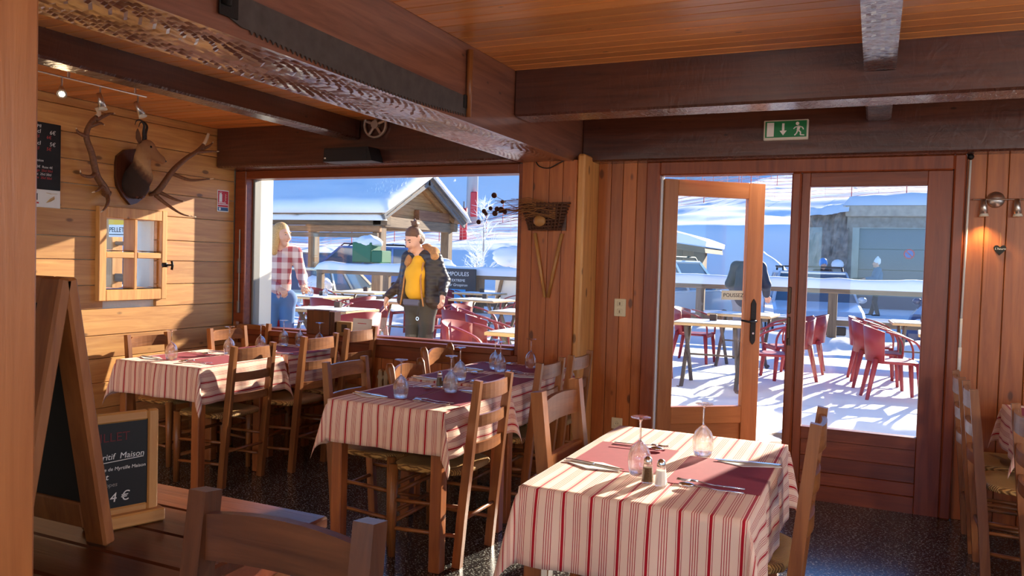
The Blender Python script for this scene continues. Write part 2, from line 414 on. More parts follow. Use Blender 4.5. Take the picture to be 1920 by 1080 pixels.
# large window
w1 = struct(MB().cbox(-4.87,-4.755,5.096,5.25,.80,2.145,.006).cbox(-2.287,-2.255,5.096,5.25,.80,2.145,.004).cbox(-4.755,-2.287,5.096,5.25,2.078,2.145,.006).cbox(-4.755,-2.287,5.14,5.25,.80,.858,.006).obj('window_1', framew('x')), 'wide fixed window with red-brown wooden frame')
place(MB().cbox(-4.74,-2.29,5.045,5.16,.80,.845,.006), 'window_sill', framew('x'), (-3.5,5.1,.82), w1)
MB().box(-4.755,-2.287,5.196,5.204,.858,2.078).obj('pane', M_GLASS, w1)
MB().cbox(-4.756,-4.735,5.18,5.26,.84,2.09,.004).obj('seal_strip', plain('grey_rubber', lin(120,118,112), .5), w1)
# small window in the left wall
w2 = struct(MB().cbox(-4.872,-4.828,3.795,3.853,1.105,1.76).cbox(-4.872,-4.828,4.323,4.37,1.105,1.76).cbox(-4.872,-4.829,3.853,4.323,1.683,1.76).cbox(-4.872,-4.829,3.853,4.323,1.105,1.182).obj('window_2', pine('z')), 'small four-pane window in the plank wall')
MB().cbox(-4.95,-4.832,4.083,4.109,1.182,1.683).obj('mullion', pine('z'), w2)
MB().cbox(-4.95,-4.831,3.853,4.083,1.405,1.447).cbox(-4.95,-4.831,4.109,4.323,1.405,1.447).obj('crossbar', pine('y'), w2)
for y0, y1 in ((3.853,4.083),(4.109,4.323)):
    for z0, z1 in ((1.182,1.405),(1.447,1.683)):
        MB().box(-4.944,-4.938,y0,y1,z0,z1).obj('pane', M_GLASS, w2)
        MB().grid(9, 2, lambda u, v: (-4.94+.10*v, y0+(y1-y0)*u, z0+.012+.008*math.sin(PI*u*2+.6)*(1-v))).obj('glazing_bead', pine('y'), w2)
MB().cbox(-5.1,-4.87,3.842,3.853,1.17,1.70).cbox(-5.1,-4.87,4.323,4.334,1.17,1.70).cbox(-5.1,-4.87,3.842,4.334,1.172,1.182).cbox(-5.1,-4.87,3.842,4.334,1.683,1.694).obj('reveal', pine('y'), w2)
MB().tube([(-4.83,4.335,1.36),(-4.80,4.34,1.36)], .018, 10).tube([(-4.80,4.34,1.36),(-4.775,4.36,1.36)], .007).tube([(-4.775,4.365,1.39),(-4.77,4.368,1.36),(-4.775,4.365,1.325)], .009).obj('latch', M_IRON, w2, True)

# fixed glazed leaf and frame at the right, open leaf at the left
fr = MB().cbox(-1.45,-1.356,5.36,5.50,0,2.166,.008).cbox(.40,.462,5.36,5.50,0,2.166,.008).cbox(-1.356,.40,5.36,5.50,2.075,2.166,.008).cbox(-.503,-.445,5.345,5.50,0,2.075,.01)
d2 = struct(fr.obj('door_2', framew('z')), 'red-brown door frame with fixed glazed panel')
for q, ax, nm in (((-.445,-.394,5.385,5.45,-.005,2.075),'z','stile'), ((.266,.40,5.385,5.45,-.005,2.075),'z','stile'), ((-.394,.266,5.385,5.45,1.988,2.075),'x','top_rail'), ((-.394,.266,5.385,5.45,.385,.463),'x','bottom_rail'),
                  ((-.394,.266,5.40,5.44,.28,.385),'x','panel_board'), ((-.394,.266,5.405,5.44,.18,.28),'x','panel_board'), ((-.394,.266,5.40,5.44,.10,.18),'x','panel_board'), ((-.394,.266,5.385,5.45,-.005,.10),'x','panel_board')):
    board(d2, *q, framew(ax), nm)
MB().box(-.394,.266,5.415,5.423,.463,1.988).obj('pane', M_GLASS, d2)
MB().cbox(-.497,-.478,5.33,5.348,1.02,1.16,.004).cbox(-.497,-.478,5.33,5.348,1.18,1.35,.004).tube([(-.487,5.335,.98),(-.487,5.335,1.02)], .012).obj('hinge', plain('bronze', lin(80,60,44), .4, .7), d2)
MB().cbox(-1.36,-.50,5.40,5.60,-.02,.03,.005).obj('threshold', greyw('x'), d2)
MB().box(-1.359,-1.350,5.40,5.47,.02,2.07).obj('weather_strip', M_WHITE, d2)
# open leaf, hinged on the left jamb and pushed outward
d1 = bpy.data.objects.new('door_1', None); COL.objects.link(d1); d1.location = (-1.35, 5.455, 0); d1.rotation_euler.z = R(37); struct(d1, 'open glazed oak door leaf with iron lock plate')
LW = .76
for q, ax, nm in (((0,.10,-.025,.025,.02,2.06),'z','stile'), ((LW-.125,LW,-.025,.025,.02,2.06),'z','stile'), ((.10,LW-.125,-.025,.025,1.95,2.06),'x','top_rail'), ((.10,LW-.125,-.025,.025,.36,.48),'x','middle_rail'), ((.10,LW-.125,-.025,.025,.02,.13),'x','bottom_rail'), ((.10,LW-.125,-.012,.012,.13,.36),'x','door_panel')):
    board(d1, *q, doorw(ax), nm)
MB().box(.10,LW-.125,-.004,.004,.48,1.95).obj('pane', M_GLASS, d1)
pl_ = [(0,-.16),(.012,-.148),(.02,-.13),(.02,.13),(.012,.148),(0,.165),(-.012,.148),(-.02,.13),(-.02,-.13),(-.012,-.148)]
lk = MB().prism([(LW-.06+a, 1.08+b_) for a, b_ in pl_], 'y', -.031, -.025).obj('lock_plate', M_IRON, d1)
MB().tube([(LW-.06,-.03,1.09),(LW-.06,-.07,1.09)], .01).tube([(LW-.06,-.07,1.09),(LW-.12,-.075,1.085),(LW-.175,-.07,1.095)], [.009,.008,.007]).obj('handle', M_IRON, lk, True)
MB().tube([(LW-.06,-.034,1.0),(LW-.06,-.031,1.0)], .008, 10).obj('keyhole', M_STEEL, lk)
ps = MB().cbox(LW-.30,LW-.135,-.008,-.0045,1.235,1.30,.001).obj('push_sign', plain('ivory_plastic', lin(226,222,200), .5), d1)
text('POUSSEZ', .038, plain('sign_ink', lin(70,70,66), .6), ps, face_mtx((LW-.288,-.0085,1.255), (1,0,0)))
# third window (right of the picture edge)
w3 = struct(MB().cbox(1.0,1.06,5.40,5.5,.82,2.10).cbox(2.84,2.9,5.40,5.5,.82,2.10).cbox(1.06,2.84,5.40,5.5,.82,.90).cbox(1.06,2.84,5.40,5.5,2.03,2.10).obj('window_3', framew('x')))
MB().box(1.06,2.84,5.45,5.456,.90,2.03).obj('pane', M_GLASS, w3)

# pendant fixtures added out of view to fill the room with light
def pendant(x, y, lab):
    t = thing('pendant_lamp', lab, 'lamp', (x, y, 1.95), 0, 'added fill pendants out of view')
    MB().lathe([(.03,.34),(.05,.33),(.20,.12),(.22,.0),(.21,.0),(.19,.115),(.045,.31)], 20).obj('lamp_shade', plain('cream_shade', lin(235,215,175), .7), t, True)
    MB().tube([(0,0,.33),(0,0,.575)], .005, 6).obj('cord', M_BLACK, t)
    MB().sphere((0,0,.08), .05, 12, 8).obj('bulb', emit('bulb', (1,.8,.55,1), 12), t, True)
    l = bpy.data.lights.new('lamp_light', 'POINT'); l.energy = FILL_POWER; l.color = (1,.93,.84); l.shadow_soft_size = .12
    o = bpy.data.objects.new('lamp_light', l); COL.objects.link(o); o.parent = t; o.location = (0,0,-.05)
for i, (x, y) in enumerate(((-1.1,-1.3),(1.6,-.9),(1.9,2.2),(-3.2,-.9))):
    pendant(x, y, ['added cream fill pendant over the aisle', 'added cream fill pendant at the right rear', 'added cream fill pendant at the right front', 'added cream fill pendant at the left rear'][i])
# ================================================================ chairs
m, n, b = newmat('rush_weave'); tc = N(n, 'ShaderNodeTexCoord'); wv = N(n, 'ShaderNodeTexWave'); wv.inputs['Scale'].default_value = 38; wv.inputs['Distortion'].default_value = 3; wv.inputs['Detail'].default_value = 3
L(n, tc.outputs['Object'], wv.inputs['Vector']); cr = N(n, 'ShaderNodeValToRGB'); cr.color_ramp.elements[0].color = lin(120,80,38); cr.color_ramp.elements[1].color = lin(206,160,92)
L(n, wv.outputs['Color'], cr.inputs[0]); L(n, cr.outputs[0], b.inputs['Base Color']); b.inputs['Roughness'].default_value = .75
bp = N(n, 'ShaderNodeBump'); bp.inputs['Strength'].default_value = .7; bp.inputs['Distance'].default_value = .006; L(n, wv.outputs['Color'], bp.inputs['Height']); L(n, bp.outputs[0], b.inputs['Normal'])
M_RUSH = m

def slat(w0, z0, z1, yb, bow, t=.016, chamf=0, arch=0, nu=9):
    """curved back slat between posts: width w0, bowing backwards"""
    mb = MB()
    def pt(u, v, s):
        x = -w0/2+w0*u; top = z1
        if chamf:
            e = min(u, 1-u)*w0; top = z1-max(0, chamf-e)*1.0
        if arch: top = z1-arch*(2*u-1)**2
        bot = z0+arch*.4*(1-(2*u-1)**2)
        return (x, yb-bow*(1-(2*u-1)**2)+s*t/2, bot+(top-bot)*v)
    nv = 2; V = []; 
    us = sorted(set([i/(nu-1) for i in range(nu)]+([chamf/w0, 1-chamf/w0] if chamf else [])))
    nn = len(us)
    for s in (-1, 1):
        for v in (0, 1):
            for u in us: V.append(pt(u, v, s))
    F = []
    for i in range(nn-1):
        a, b_, c, d = i, nn+i, 2*nn+i, 3*nn+i
        F += [(a, a+1, b_+1, b_), (c+1, c, d, d+1), (b_, b_+1, d+1, d), (a+1, a, c, c+1)]
    F += [(0, nn, 3*nn, 2*nn), (nn-1, 3*nn-1, 4*nn-1, 2*nn-1)]
    return mb.add(V, F)
def seat_mesh(wf, wb, d, z, t=.035):
    mb = MB()
    def outline(u):
        a = 2*PI*u; c, s_ = math.cos(a), math.sin(a)
        p = 5; r = (abs(c)**p+abs(s_)**p)**(-1/p); x, y = r*c, r*s_
        w_ = (wb+(wf-wb)*(y+1)/2)/2
        return x*w_, y*d/2
    n_ = 28; rows = []
    for sc, dz in ((0,-t*.35),(.5,-t*.2),(.85,.0),(.97,-.003),(1.0,-t*.4),(.98,-t*.85),(.85,-t),(0,-t)):
        rows.append([(outline(k/n_)[0]*sc, outline(k/n_)[1]*sc, z+dz) for k in range(n_)])
    V = sum(rows, []); F = []
    for j in range(len(rows)-1):
        for k in range(n_): F.append((j*n_+(k+1) % n_, j*n_+k, (j+1)*n_+k, (j+1)*n_+(k+1) % n_)[::-1])
    F = [f[::-1] for f in F]
    return mb.add(V, F)
def ladder_chair(name, label, rush=True):
    t = thing(name, label, 'chair', (0,0,0), 0, 'rush seat dining chairs')
    H, wf, wb_, d = .90, .41, .345, .37
    for s in (-1, 1):
        MB().tube([(s*wb_/2,-.178,0),(s*wb_/2,-.198,.25),(s*wb_/2,-.219,.46),(s*wb_/2,-.243,.70),(s*wb_/2,-.265,H)], [.023]*4+[.021], 4, [.03,.03,.03,.028,.025], (0,1,0), PI/4).obj('back_post', chairw('z'), t)
        MB().tube([(s*wf/2*.96,.175,0),(s*wf/2*.96,.172,.455)], [.019,.024], 8).obj('front_leg', chairw('z'), t, True)
        for z, r in ((.14,.010),(.28,.010)): MB().tube([(s*wb_/2,-.18-.08*z,z+.01),(s*wf/2*.96,.173,z)], r, 6).obj('stretcher', chairw('y'), t, True)
    for z in (.17,.31): MB().tube([(-wf/2*.96,.174,z),(wf/2*.96,.174,z)], .011, 6).obj('stretcher', chairw('x'), t, True)
    MB().tube([(-wb_/2,-.198,.23),(wb_/2,-.198,.23)], .010, 6).obj('stretcher', chairw('x'), t, True)
    seat_mesh(wf+.035, wb_+.03, d+.02, .465).obj('seat', M_RUSH if rush else chairw('x'), t, True)
    for i, (z0, z1, ch, y) in enumerate(((.545,.595,0,-.231),(.675,.73,0,-.244),(.805,.882,.022,-.259))):
        slat(wb_-.03, z0, z1, y, .022, chamf=ch).obj('slat', chairw('x'), t)
    return t
def board_chair(name, label, chairw=chairw):
    t = thing(name, label, 'chair', (0,0,0), 0, 'solid board back chairs')
    H, wf, wb_, d = .98, .42, .40, .40
    for s in (-1, 1):
        MB().tube([(s*wb_/2,-.225,0),(s*wb_/2,-.195,.45),(s*wb_/2,-.205,.6),(s*wb_/2,-.25,H)], [.036,.036,.034,.032], 4, [.034,.034,.034,.032], (0,1,0), PI/4).obj('back_post', chairw('z'), t)
        MB().bar((s*wf/2*.95,.175,0), (s*wf/2*.95,.175,.45), .042, .042).obj('front_leg', chairw('z'), t)
        MB().bar((s*wb_/2,-.19,.20), (s*wf/2*.95,.173,.20), .02, .035).obj('stretcher', chairw('y'), t)
    MB().bar((-wf/2*.95,.175,.27), (wf/2*.95,.175,.27), .02, .035).obj('stretcher', chairw('x'), t)
    seat_mesh(wf+.03, wb_+.03, d+.02, .465, .04).obj('seat', M_RUSH, t, True)
    slat(wb_-.035, .845, .95, -.238, .012, .02, arch=.012).obj('top_rail', chairw('x'), t)
    slat(wb_-.035, .655, .735, -.213, .010, .02).obj('lower_rail', chairw('x'), t)
    return t
def round_chair(name, label):
    t = thing(name, label, 'chair', (0,0,0), 0, 'round shouldered chairs')
    H, wf, wb_, d = .86, .40, .36, .37
    for s in (-1, 1):
        MB().tube([(s*wb_/2,-.205,0),(s*wb_/2,-.18,.45),(s*wb_/2,-.215,.70),(s*wb_/2,-.245,H-.03),(s*wb_/2,-.25,H)], [.02,.02,.02,.022,.012], 10, [.022,.022,.022,.03,.018], (0,1,0)).obj('back_post', chairw('z'), t, True)
        MB().tube([(s*wf/2*.95,.17,0),(s*wf/2*.95,.17,.45)], [.016,.02], 8).obj('front_leg', chairw('z'), t, True)
        MB().tube([(s*wb_/2,-.19,.2),(s*wf/2*.95,.17,.2)], .01, 6).obj('stretcher', chairw('y'), t, True)
    seat_mesh(wf+.03, wb_+.03, d+.02, .46).obj('seat', chairw('x'), t, True)
    slat(wb_-.03, .725, .84, -.225, .035, .018, arch=.03, nu=13).obj('top_rail', chairw('x'), t)
    return t
LADDER = None; FACE = {'-x': PI/2, '+x': -PI/2, '+y': 0, '-y': PI}
def put(proto, bx_, by_, face, h, H0, label, back=.25):
    """bx_,by_: where the top of the backrest stands; face: direction the sitter looks"""
    rz = FACE[face] if isinstance(face, str) else face
    d = Vector((-math.sin(rz), math.cos(rz)))
    s = h/H0; loc = (bx_+d.x*back, by_+d.y*back, 0)
    if not proto.get('used'):
        proto['used'] = 1; proto.location = loc; proto.rotation_euler.z = rz; proto.scale = (1,1,s); proto['label'] = label; return proto
    return dup(proto, loc, rz, label, None, (1,1,s))
LC = ladder_chair('ladder_back_chair', 'x'); BC = board_chair('board_back_chair', 'x'); RC = round_chair('round_back_chair', 'x')
put(LC, -1.68, 3.49, '-x', .90, .9, 'ladder-back rush chair in front at the right side of the middle striped table')
put(LC, -3.57, 3.91, '-x', .89, .9, 'ladder-back chair with frayed rush seat, nearest on the right of the window-side table')
put(LC, -3.45, 4.42, '-x', .922, .9, 'ladder-back chair in the middle of the right side of the window-side table')
put(LC, -3.43, 4.865, '-x', .945, .9, 'ladder-back chair at the right side of the window-side table, closest to the window')
put(LC, -4.74, 4.14, '+x', .868, .9, 'ladder-back chair against the plank wall under the small window')
put(LC, -4.42, 4.585, '+x', .905, .9, 'ladder-back chair left of the window-side table, next to the far end chair')
put(LC, -4.625, 5.04, '-y', .90, .9, 'ladder-back chair at the far end of the window-side table, its back to the window', .245)
put(LC, -2.61, 3.60, '+x', .90, .9, 'shaded ladder-back chair at the left side of the middle table, nearest the viewer')
put(LC, -1.69, 4.265, '-x', .90, .9, 'second ladder-back chair on the right side of the middle table')
put(LC, -1.675, 4.73, '-x', .90, .9, 'last ladder-back chair on the right of the middle table, next to the corner post')
put(LC, -.18, 2.86, '-x', .975, .9, 'tall ladder-back chair at the right side of the front striped table', .235)
put(LC, .45, 4.955, '+x', .92, .9, 'ladder-back chair at the right table, closest to the door')
put(LC, .46, 4.49, '+x', .92, .9, 'second ladder-back chair in the row at the right table')
put(LC, .60, 3.93, '+x', .90, .9, 'ladder-back chair cut by the right edge of the picture')
put(BC, -1.085, 2.93, '+x', .98, .98, 'board-back chair at the left side of the front striped table', .215)
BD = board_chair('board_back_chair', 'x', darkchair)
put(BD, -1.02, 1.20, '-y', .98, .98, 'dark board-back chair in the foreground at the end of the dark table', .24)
put(RC, -2.70, 4.33, '+x', .81, .86, 'bluish shaded round-back chair at the left side of the middle table')
put(RC, -2.74, 4.80, '+x', .868, .86, 'sunlit round-back chair left of the middle table, under the window')
for o in (LC, BC, RC, BD): del o['used']
for o in list(bpy.data.objects):
    if 'used' in o: del o['used']

# ================================================================ tables and cloths
def stripe_mat():
    m, n, b = newmat('striped_cloth'); uv = N(n, 'ShaderNodeUVMap'); sp = N(n, 'ShaderNodeSeparateXYZ'); L(n, uv.outputs[0], sp.inputs[0])
    P = .0885
    md = N(n, 'ShaderNodeMath', operation='PINGPONG'); md.inputs[1].default_value = P/2; L(n, sp.outputs[0], md.inputs[0])   # 0 at band centre, P/2 at the middle of the quad group
    def band(c, hw):
        a = N(n, 'ShaderNodeMath', operation='SUBTRACT'); L(n, md.outputs[0], a.inputs[0]); a.inputs[1].default_value = c
        a2 = N(n, 'ShaderNodeMath', operation='ABSOLUTE'); L(n, a.outputs[0], a2.inputs[0])
        l = N(n, 'ShaderNodeMath', operation='LESS_THAN'); L(n, a2.outputs[0], l.inputs[0]); l.inputs[1].default_value = hw; return l.outputs[0]
    acc = None
    for c, hw in ((0,.0042),(.0085,.0008),(P/2-.0035,.0011),(P/2-.0105,.0011)):
        o_ = band(c, hw)
        if acc is None: acc = o_
        else:
            x_ = N(n, 'ShaderNodeMath', operation='MAXIMUM'); L(n, acc, x_.inputs[0]); L(n, o_, x_.inputs[1]); acc = x_.outputs[0]
    mx = N(n, 'ShaderNodeMix', data_type='RGBA'); mx.inputs['A'].default_value = lin(240,206,184); mx.inputs['B'].default_value = lin(176,24,40)
    L(n, acc, mx.inputs['Factor']); L(n, mx.outputs['Result'], b.inputs['Base Color']); b.inputs['Roughness'].default_value = .9; b.inputs['Specular IOR Level'].default_value = .2
    b.inputs['Sheen Weight'].default_value = .15
    return m
M_CLOTH = stripe_mat()
def cloth(label, x0, x1, y0, y1, z, ox, oy, seed, phase=0, name='tablecloth'):
    """cloth lying on a top x0..x1,y0..y1 at z and hanging ox / oy over the edges"""
    rnd = random.Random(seed); cx, cy = (x0+x1)/2, (y0+y1)/2; hx, hy = (x1-x0)/2, (y1-y0)/2
    st = .02
    def axis(h, o):
        k = int(2*h/.03); inner = [-h+2*h*i/k for i in range(k+1)]; e = int(o/st)
        return [-h-o*(e-i)/e for i in range(e)]+inner+[h+o*(i+1)/e for i in range(e)]
    U = axis(hx, ox); Vv = axis(hy, oy); mb = MB(); uv = []; V = []
    p1, p2, p3 = [rnd.uniform(0, 6) for _ in range(3)]
    for v in Vv:
        for u in U:
            du = max(0, abs(u)-hx); dv = max(0, abs(v)-hy); su = 1 if u > 0 else -1; sv = 1 if v > 0 else -1
            x = max(-hx, min(hx, u)); y = max(-hy, min(hy, v)); zz = 0.0
            r = math.hypot(du, dv)
            if r > 0:
                ph = math.atan2(dv, du); nx, ny = math.cos(ph), math.sin(ph)
                s2 = math.sin(2*ph)
                fl = r*(.045+.20*s2) + .005*min(1, r/.05)
                along = (v if du > dv else u)
                wav = (.007*math.sin(along*19+p1)+.004*math.sin(along*37+p2))*min(1, r/.12)*(1-s2)
                fl += wav
                # corner fold: the middle of the corner sticks out, the flanks tuck in
                fold = 1+.9*s2*math.cos(4*(ph-PI/4))*0
                x += su*nx*fl*fold; y += sv*ny*fl*fold; zz = -math.sqrt(max(r*r-(r*(.045+.20*s2))**2, 0)) if r > 0 else 0
                zz += .004 if r < .012 else 0
            else: zz = .0006*math.sin(u*30+p3)*math.sin(v*27+p1)+.0012
            V.append((x, y, zz)); uv.append((u+phase, v))
    nu, nv = len(U), len(Vv)
    F = [(j*nu+i, j*nu+i+1, (j+1)*nu+i+1, (j+1)*nu+i) for j in range(nv-1) for i in range(nu-1)]
    mb.add(V, F); mb.uv = uv
    o = mb.obj(name, M_CLOTH, None, True, (cx, cy, z)); tag(o, label, 'tablecloth', 'red striped tablecloths')
    sm = o.modifiers.new('thick', 'SOLIDIFY'); sm.thickness = .0015; sm.offset = 1
    return o
def table(name, label, x0, x1, y0, y1, h, mat=legw, group='dining tables', legs=None, lw=.03):
    cx, cy = (x0+x1)/2, (y0+y1)/2; t = thing(name, label, 'table', (cx, cy, 0), 0, group); hx, hy = (x1-x0)/2, (y1-y0)/2
    MB().cbox(-hx,hx,-hy,hy,h-.03,h,.006).obj('tabletop', mat('y'), t)
    i = .012
    MB().cbox(-hx+i,-hx+i+.02,-hy+.06,hy-.06,h-.12,h-.03).obj('apron', mat('y'), t); MB().cbox(hx-i-.02,hx-i,-hy+.06,hy-.06,h-.12,h-.03).obj('apron', mat('y'), t)
    MB().cbox(-hx+.06,hx-.06,-hy+i,-hy+i+.02,h-.12,h-.03).obj('apron', mat('x'), t); MB().cbox(-hx+.06,hx-.06,hy-i-.02,hy-i,h-.12,h-.03).obj('apron', mat('x'), t)
    for lx, ly in legs or [(sx*(hx-.035), sy*(hy-.035)) for sx in (-1, 1) for sy in (-1, 1)]: MB().cbox(lx-lw,lx+lw,ly-.03,ly+.03,0,h-.03,.005).obj('leg', mat('z'), t)
    return t
TH = .757
table('dining_table', 'front wooden table under the large striped cloth with two settings', -.975,-.30,2.275,3.335,TH)
cloth('striped cloth on the front table with two settings and shakers', -.985,-.29,2.265,3.345,TH+.001,.25,.235,1,.02)
table('dining_table', 'near half of the middle table, wooden legs under striped cloth', -2.41,-1.778,3.19,3.90,TH)
cloth('striped cloth over the near half of the middle table', -2.42,-1.768,3.18,3.905,TH+.001,.22,.20,2,.03)
table('dining_table', 'far half of the middle table, standing under the window', -2.46,-1.81,3.99,4.96,TH,legs=[(-.295,-.45),(.295,-.45),(-.095,.42)])
cloth('striped cloth over the far half of the middle table', -2.47,-1.80,3.985,4.97,TH+.001,.22,.05,3,.06)
table('dining_table', 'near half of the window-side table by the plank wall', -4.39,-3.70,3.60,4.33,TH,legs=[(-.31,-.33),(.31,-.33),(-.18,.26),(.31,.20)])
cloth('striped cloth over the near half of the window-side table', -4.40,-3.69,3.59,4.335,TH+.001,.22,.20,4,.0)
table('dining_table', 'far half of the window-side table below the window', -4.26,-3.72,4.42,4.97,TH,legs=[(.055,-.20),(.055,.20)],lw=.018)
cloth('striped cloth over the far half of the window-side table', -4.27,-3.71,4.415,4.98,TH+.001,.22,.05,5,.04)
table('dining_table', 'table at the right edge of the picture beside the door wall', .67,1.39,4.43,5.05,TH,legs=[(-.03,-.26),(.32,-.26),(-.03,.26),(.32,.26)])
cloth('striped cloth on the table cut by the right picture edge', .66,1.40,4.42,5.06,TH+.001,.20,.17,6,.0)
# dark table in the foreground
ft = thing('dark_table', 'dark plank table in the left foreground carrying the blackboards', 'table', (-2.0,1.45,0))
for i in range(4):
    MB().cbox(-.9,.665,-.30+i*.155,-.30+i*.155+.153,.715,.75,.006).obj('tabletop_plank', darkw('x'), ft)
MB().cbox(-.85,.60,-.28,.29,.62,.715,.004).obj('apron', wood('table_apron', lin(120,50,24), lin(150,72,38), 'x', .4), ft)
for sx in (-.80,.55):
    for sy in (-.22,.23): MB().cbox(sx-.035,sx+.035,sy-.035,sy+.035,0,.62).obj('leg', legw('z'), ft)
# ================================================================ table settings
def glass_proto():
    t = thing('wine_glass', 'x', 'glass', (0,0,0), 0, 'upturned wine glasses')
    MB().lathe([(.031,0),(.036,.02),(.039,.045),(.038,.065),(.030,.088),(.016,.104),(.006,.112),(.004,.114),(.004,.1125),(.014,.102),(.028,.087),(.0365,.065),(.0378,.045),(.0350,.02),(.0300,0)], 22, closed=True).obj('bowl', M_WINE, t, True)
    MB().lathe([(.0045,.110),(.0038,.125),(.0036,.17),(.006,.184)], 10).obj('stem', M_WINE, t, True)
    MB().lathe([(.005,.182),(.012,.187),(.032,.190),(.0335,.1915),(.032,.193),(.0,.194)], 22).obj('foot', M_WINE, t, True)
    return t
GP = glass_proto(); gused = [0]
def put_glass(x, y, label, z=TH+.0066, s=1):
    if not gused[0]: gused[0] = 1; GP.location = (x,y,z); GP['label'] = label; GP.rotation_euler.z = x*9; return GP
    return dup(GP, (x,y,z), x*9, label, None, (s,s,s))
def slab(poly, t=.002): return MB().prism(poly, 'z', 0, t)
def rot2(x, y, a): return x*math.cos(a)-y*math.sin(a), x*math.sin(a)+y*math.cos(a)
ZT = TH+.0048
MATP = slab([(-.15,-.20),(.15,-.20),(.15,.20),(-.15,.20)], .0012).obj('placemat', M_MAT); MATP['category'] = 'placemat'; MATP['group'] = 'burgundy paper placemats'
NAPP = slab([(-.11,0),(.0,-.05),(.105,-.02),(.11,.01),(.02,.05)], .003).obj('napkin', M_PAPER); NAPP['category'] = 'napkin'; NAPP['group'] = 'folded white napkins'
def knife():
    mb = MB(); mb.prism([(-.11,-.006),(-.105,-.0085),(0,-.007),(0,.006),(-.105,.007),(-.11,.004)], 'z', .001, .005)
    mb.prism([(0,-.007),(.09,-.009),(.112,-.004),(.116,.006),(0,.006)], 'z', .0015, .003); return mb.obj('table_knife', M_STEEL)
def spoon():
    mb = MB(); mb.tube([(-.10,0,.006),(-.02,0,.005),(.05,0,.011)], [.006,.004,.0035], 6, [.0015,.0015,.002]); mb.sphere((.075,0,.010), .026, 10, 6, (1,.72,.28)); return mb.obj('soup_spoon', M_STEEL, None, True)
def fork():
    mb = MB(); mb.tube([(-.10,0,.004),(0,0,.004),(.05,0,.010)], [.006,.004,.004], 6, [.0015]*3); mb.prism([(.045,-.011),(.07,-.012),(.07,.012),(.045,.011)], 'z', .009, .0115)
    for k in (-.0095,-.003,.0035,.010): mb.tube([(.07,k,.010),(.09,k,.0085),(.112,k,.011)], .0016, 5)
    return mb.obj('fork', M_STEEL, None, True)
KNP, SPP, FKP = knife(), spoon(), fork()
for o_, c_ in ((KNP,'knife'),(SPP,'spoon'),(FKP,'fork')): o_['category'] = c_; o_['group'] = {'knife':'knives laid on napkins','spoon':'soup spoons','fork':'table forks'}[c_]
first = {}
def lay(p, x, y, z, a, label):
    o = p if p.name not in first else p.copy()
    if p.name in first: COL.objects.link(o)
    first[p.name] = 1; o.location = (x,y,z); o.rotation_euler.z = a; o['label'] = label; return o
def setting(mx, my, side, glass, where, dn=0, a=0):
    """side -1: guest sits on the -x side. The napkin with knife lies on the guest's right, fork and spoon on the left."""
    lay(MATP, mx, my, ZT, a, 'burgundy paper placemat '+where)
    s = side
    ny = my+ (.185 if s > 0 else -.185); fy = my-(.185 if s > 0 else -.185)
    an = PI*.02 if s > 0 else -PI*.03
    lay(NAPP, mx+s*.065, ny, ZT+.0014, (0 if s < 0 else PI)+an, 'folded white napkin '+where)
    lay(KNP, mx+s*.06, ny+.004, ZT+.0048, (0 if s < 0 else PI)+an*2, 'steel table knife on the napkin '+where)
    lay(FKP, mx+.0, fy+.01, ZT+.0016, (PI if s > 0 else 0)+.05, 'steel fork '+where)
    lay(SPP, mx+.005, fy-.045, ZT+.0016, (PI if s > 0 else 0)+.05, 'steel soup spoon '+where)
    if glass: put_glass(glass[0], glass[1], 'upturned wine glass '+where)
setting(-.80,2.80,-1,(-.69,2.585),'at the left place of the front table')
setting(-.445,2.74,1,(-.555,2.97),'at the right place of the front table')
setting(-2.24,3.55,-1,(-2.135,3.39),'at the near left place of the middle table')
setting(-1.93,3.56,1,(-2.01,3.68),'at the near right place of the middle table')
setting(-2.29,4.20,-1,(-2.17,4.08),'at the second left place of the middle table')
setting(-1.97,4.24,1,(-2.13,4.54),'at the second right place of the middle table')
setting(-2.29,4.72,-1,(-2.21,4.63),'at the far left place of the middle table')
setting(-1.98,4.74,1,(-2.04,4.82),'at the far right place of the middle table')
setting(-4.22,3.94,-1,(-4.12,3.775),'at the near left place of the window-side table')
setting(-3.88,3.95,1,(-4.04,4.20),'at the near right place of the window-side table')
setting(-4.12,4.62,-1,(-4.01,4.475),'at the far left place of the window-side table')
setting(-3.812,4.64,1,(-4.02,4.92),'at the far right place of the window-side table')
put_glass(-4.15,4.885,'upturned wine glass behind its twin at the far end of the window-side table')
put_glass(-3.82,4.90,'upturned wine glass in front of the brown box under the window')
setting(.85,4.76,-1,(.97,4.60),'on the table cut by the right picture edge')
# shakers
def shaker(x, y, label, fill, z=ZT):
    t = thing('shaker', label, 'shaker', (x,y,z), .4, 'salt and pepper shakers')
    MB().lathe([(.019,0),(.021,.004),(.015,.058),(.013,.064),(.0,.064)], 8).obj('glass_body', M_WINE, t)
    MB().lathe([(.0,.003),(.0175,.005),(.0135,.050),(.0,.051)], 8).obj('contents', fill, t)
    MB().lathe([(.0135,.062),(.014,.070),(.012,.080),(.006,.085),(0,.086)], 12).obj('cap', M_STEEL, t, True)
M_PEP = plain('ground_pepper', lin(104,78,50), .95, var=.4, bscale=300); M_SALT = plain('salt', lin(240,236,228), .9)
shaker(-.640,2.505,'pepper shaker with brown filling on the front table',M_PEP)
shaker(-.593,2.490,'salt shaker with white filling on the front table',M_SALT)
shaker(-2.15,3.81,'pepper shaker on the middle table',M_PEP)
shaker(-2.08,3.83,'salt shaker on the middle table',M_SALT)
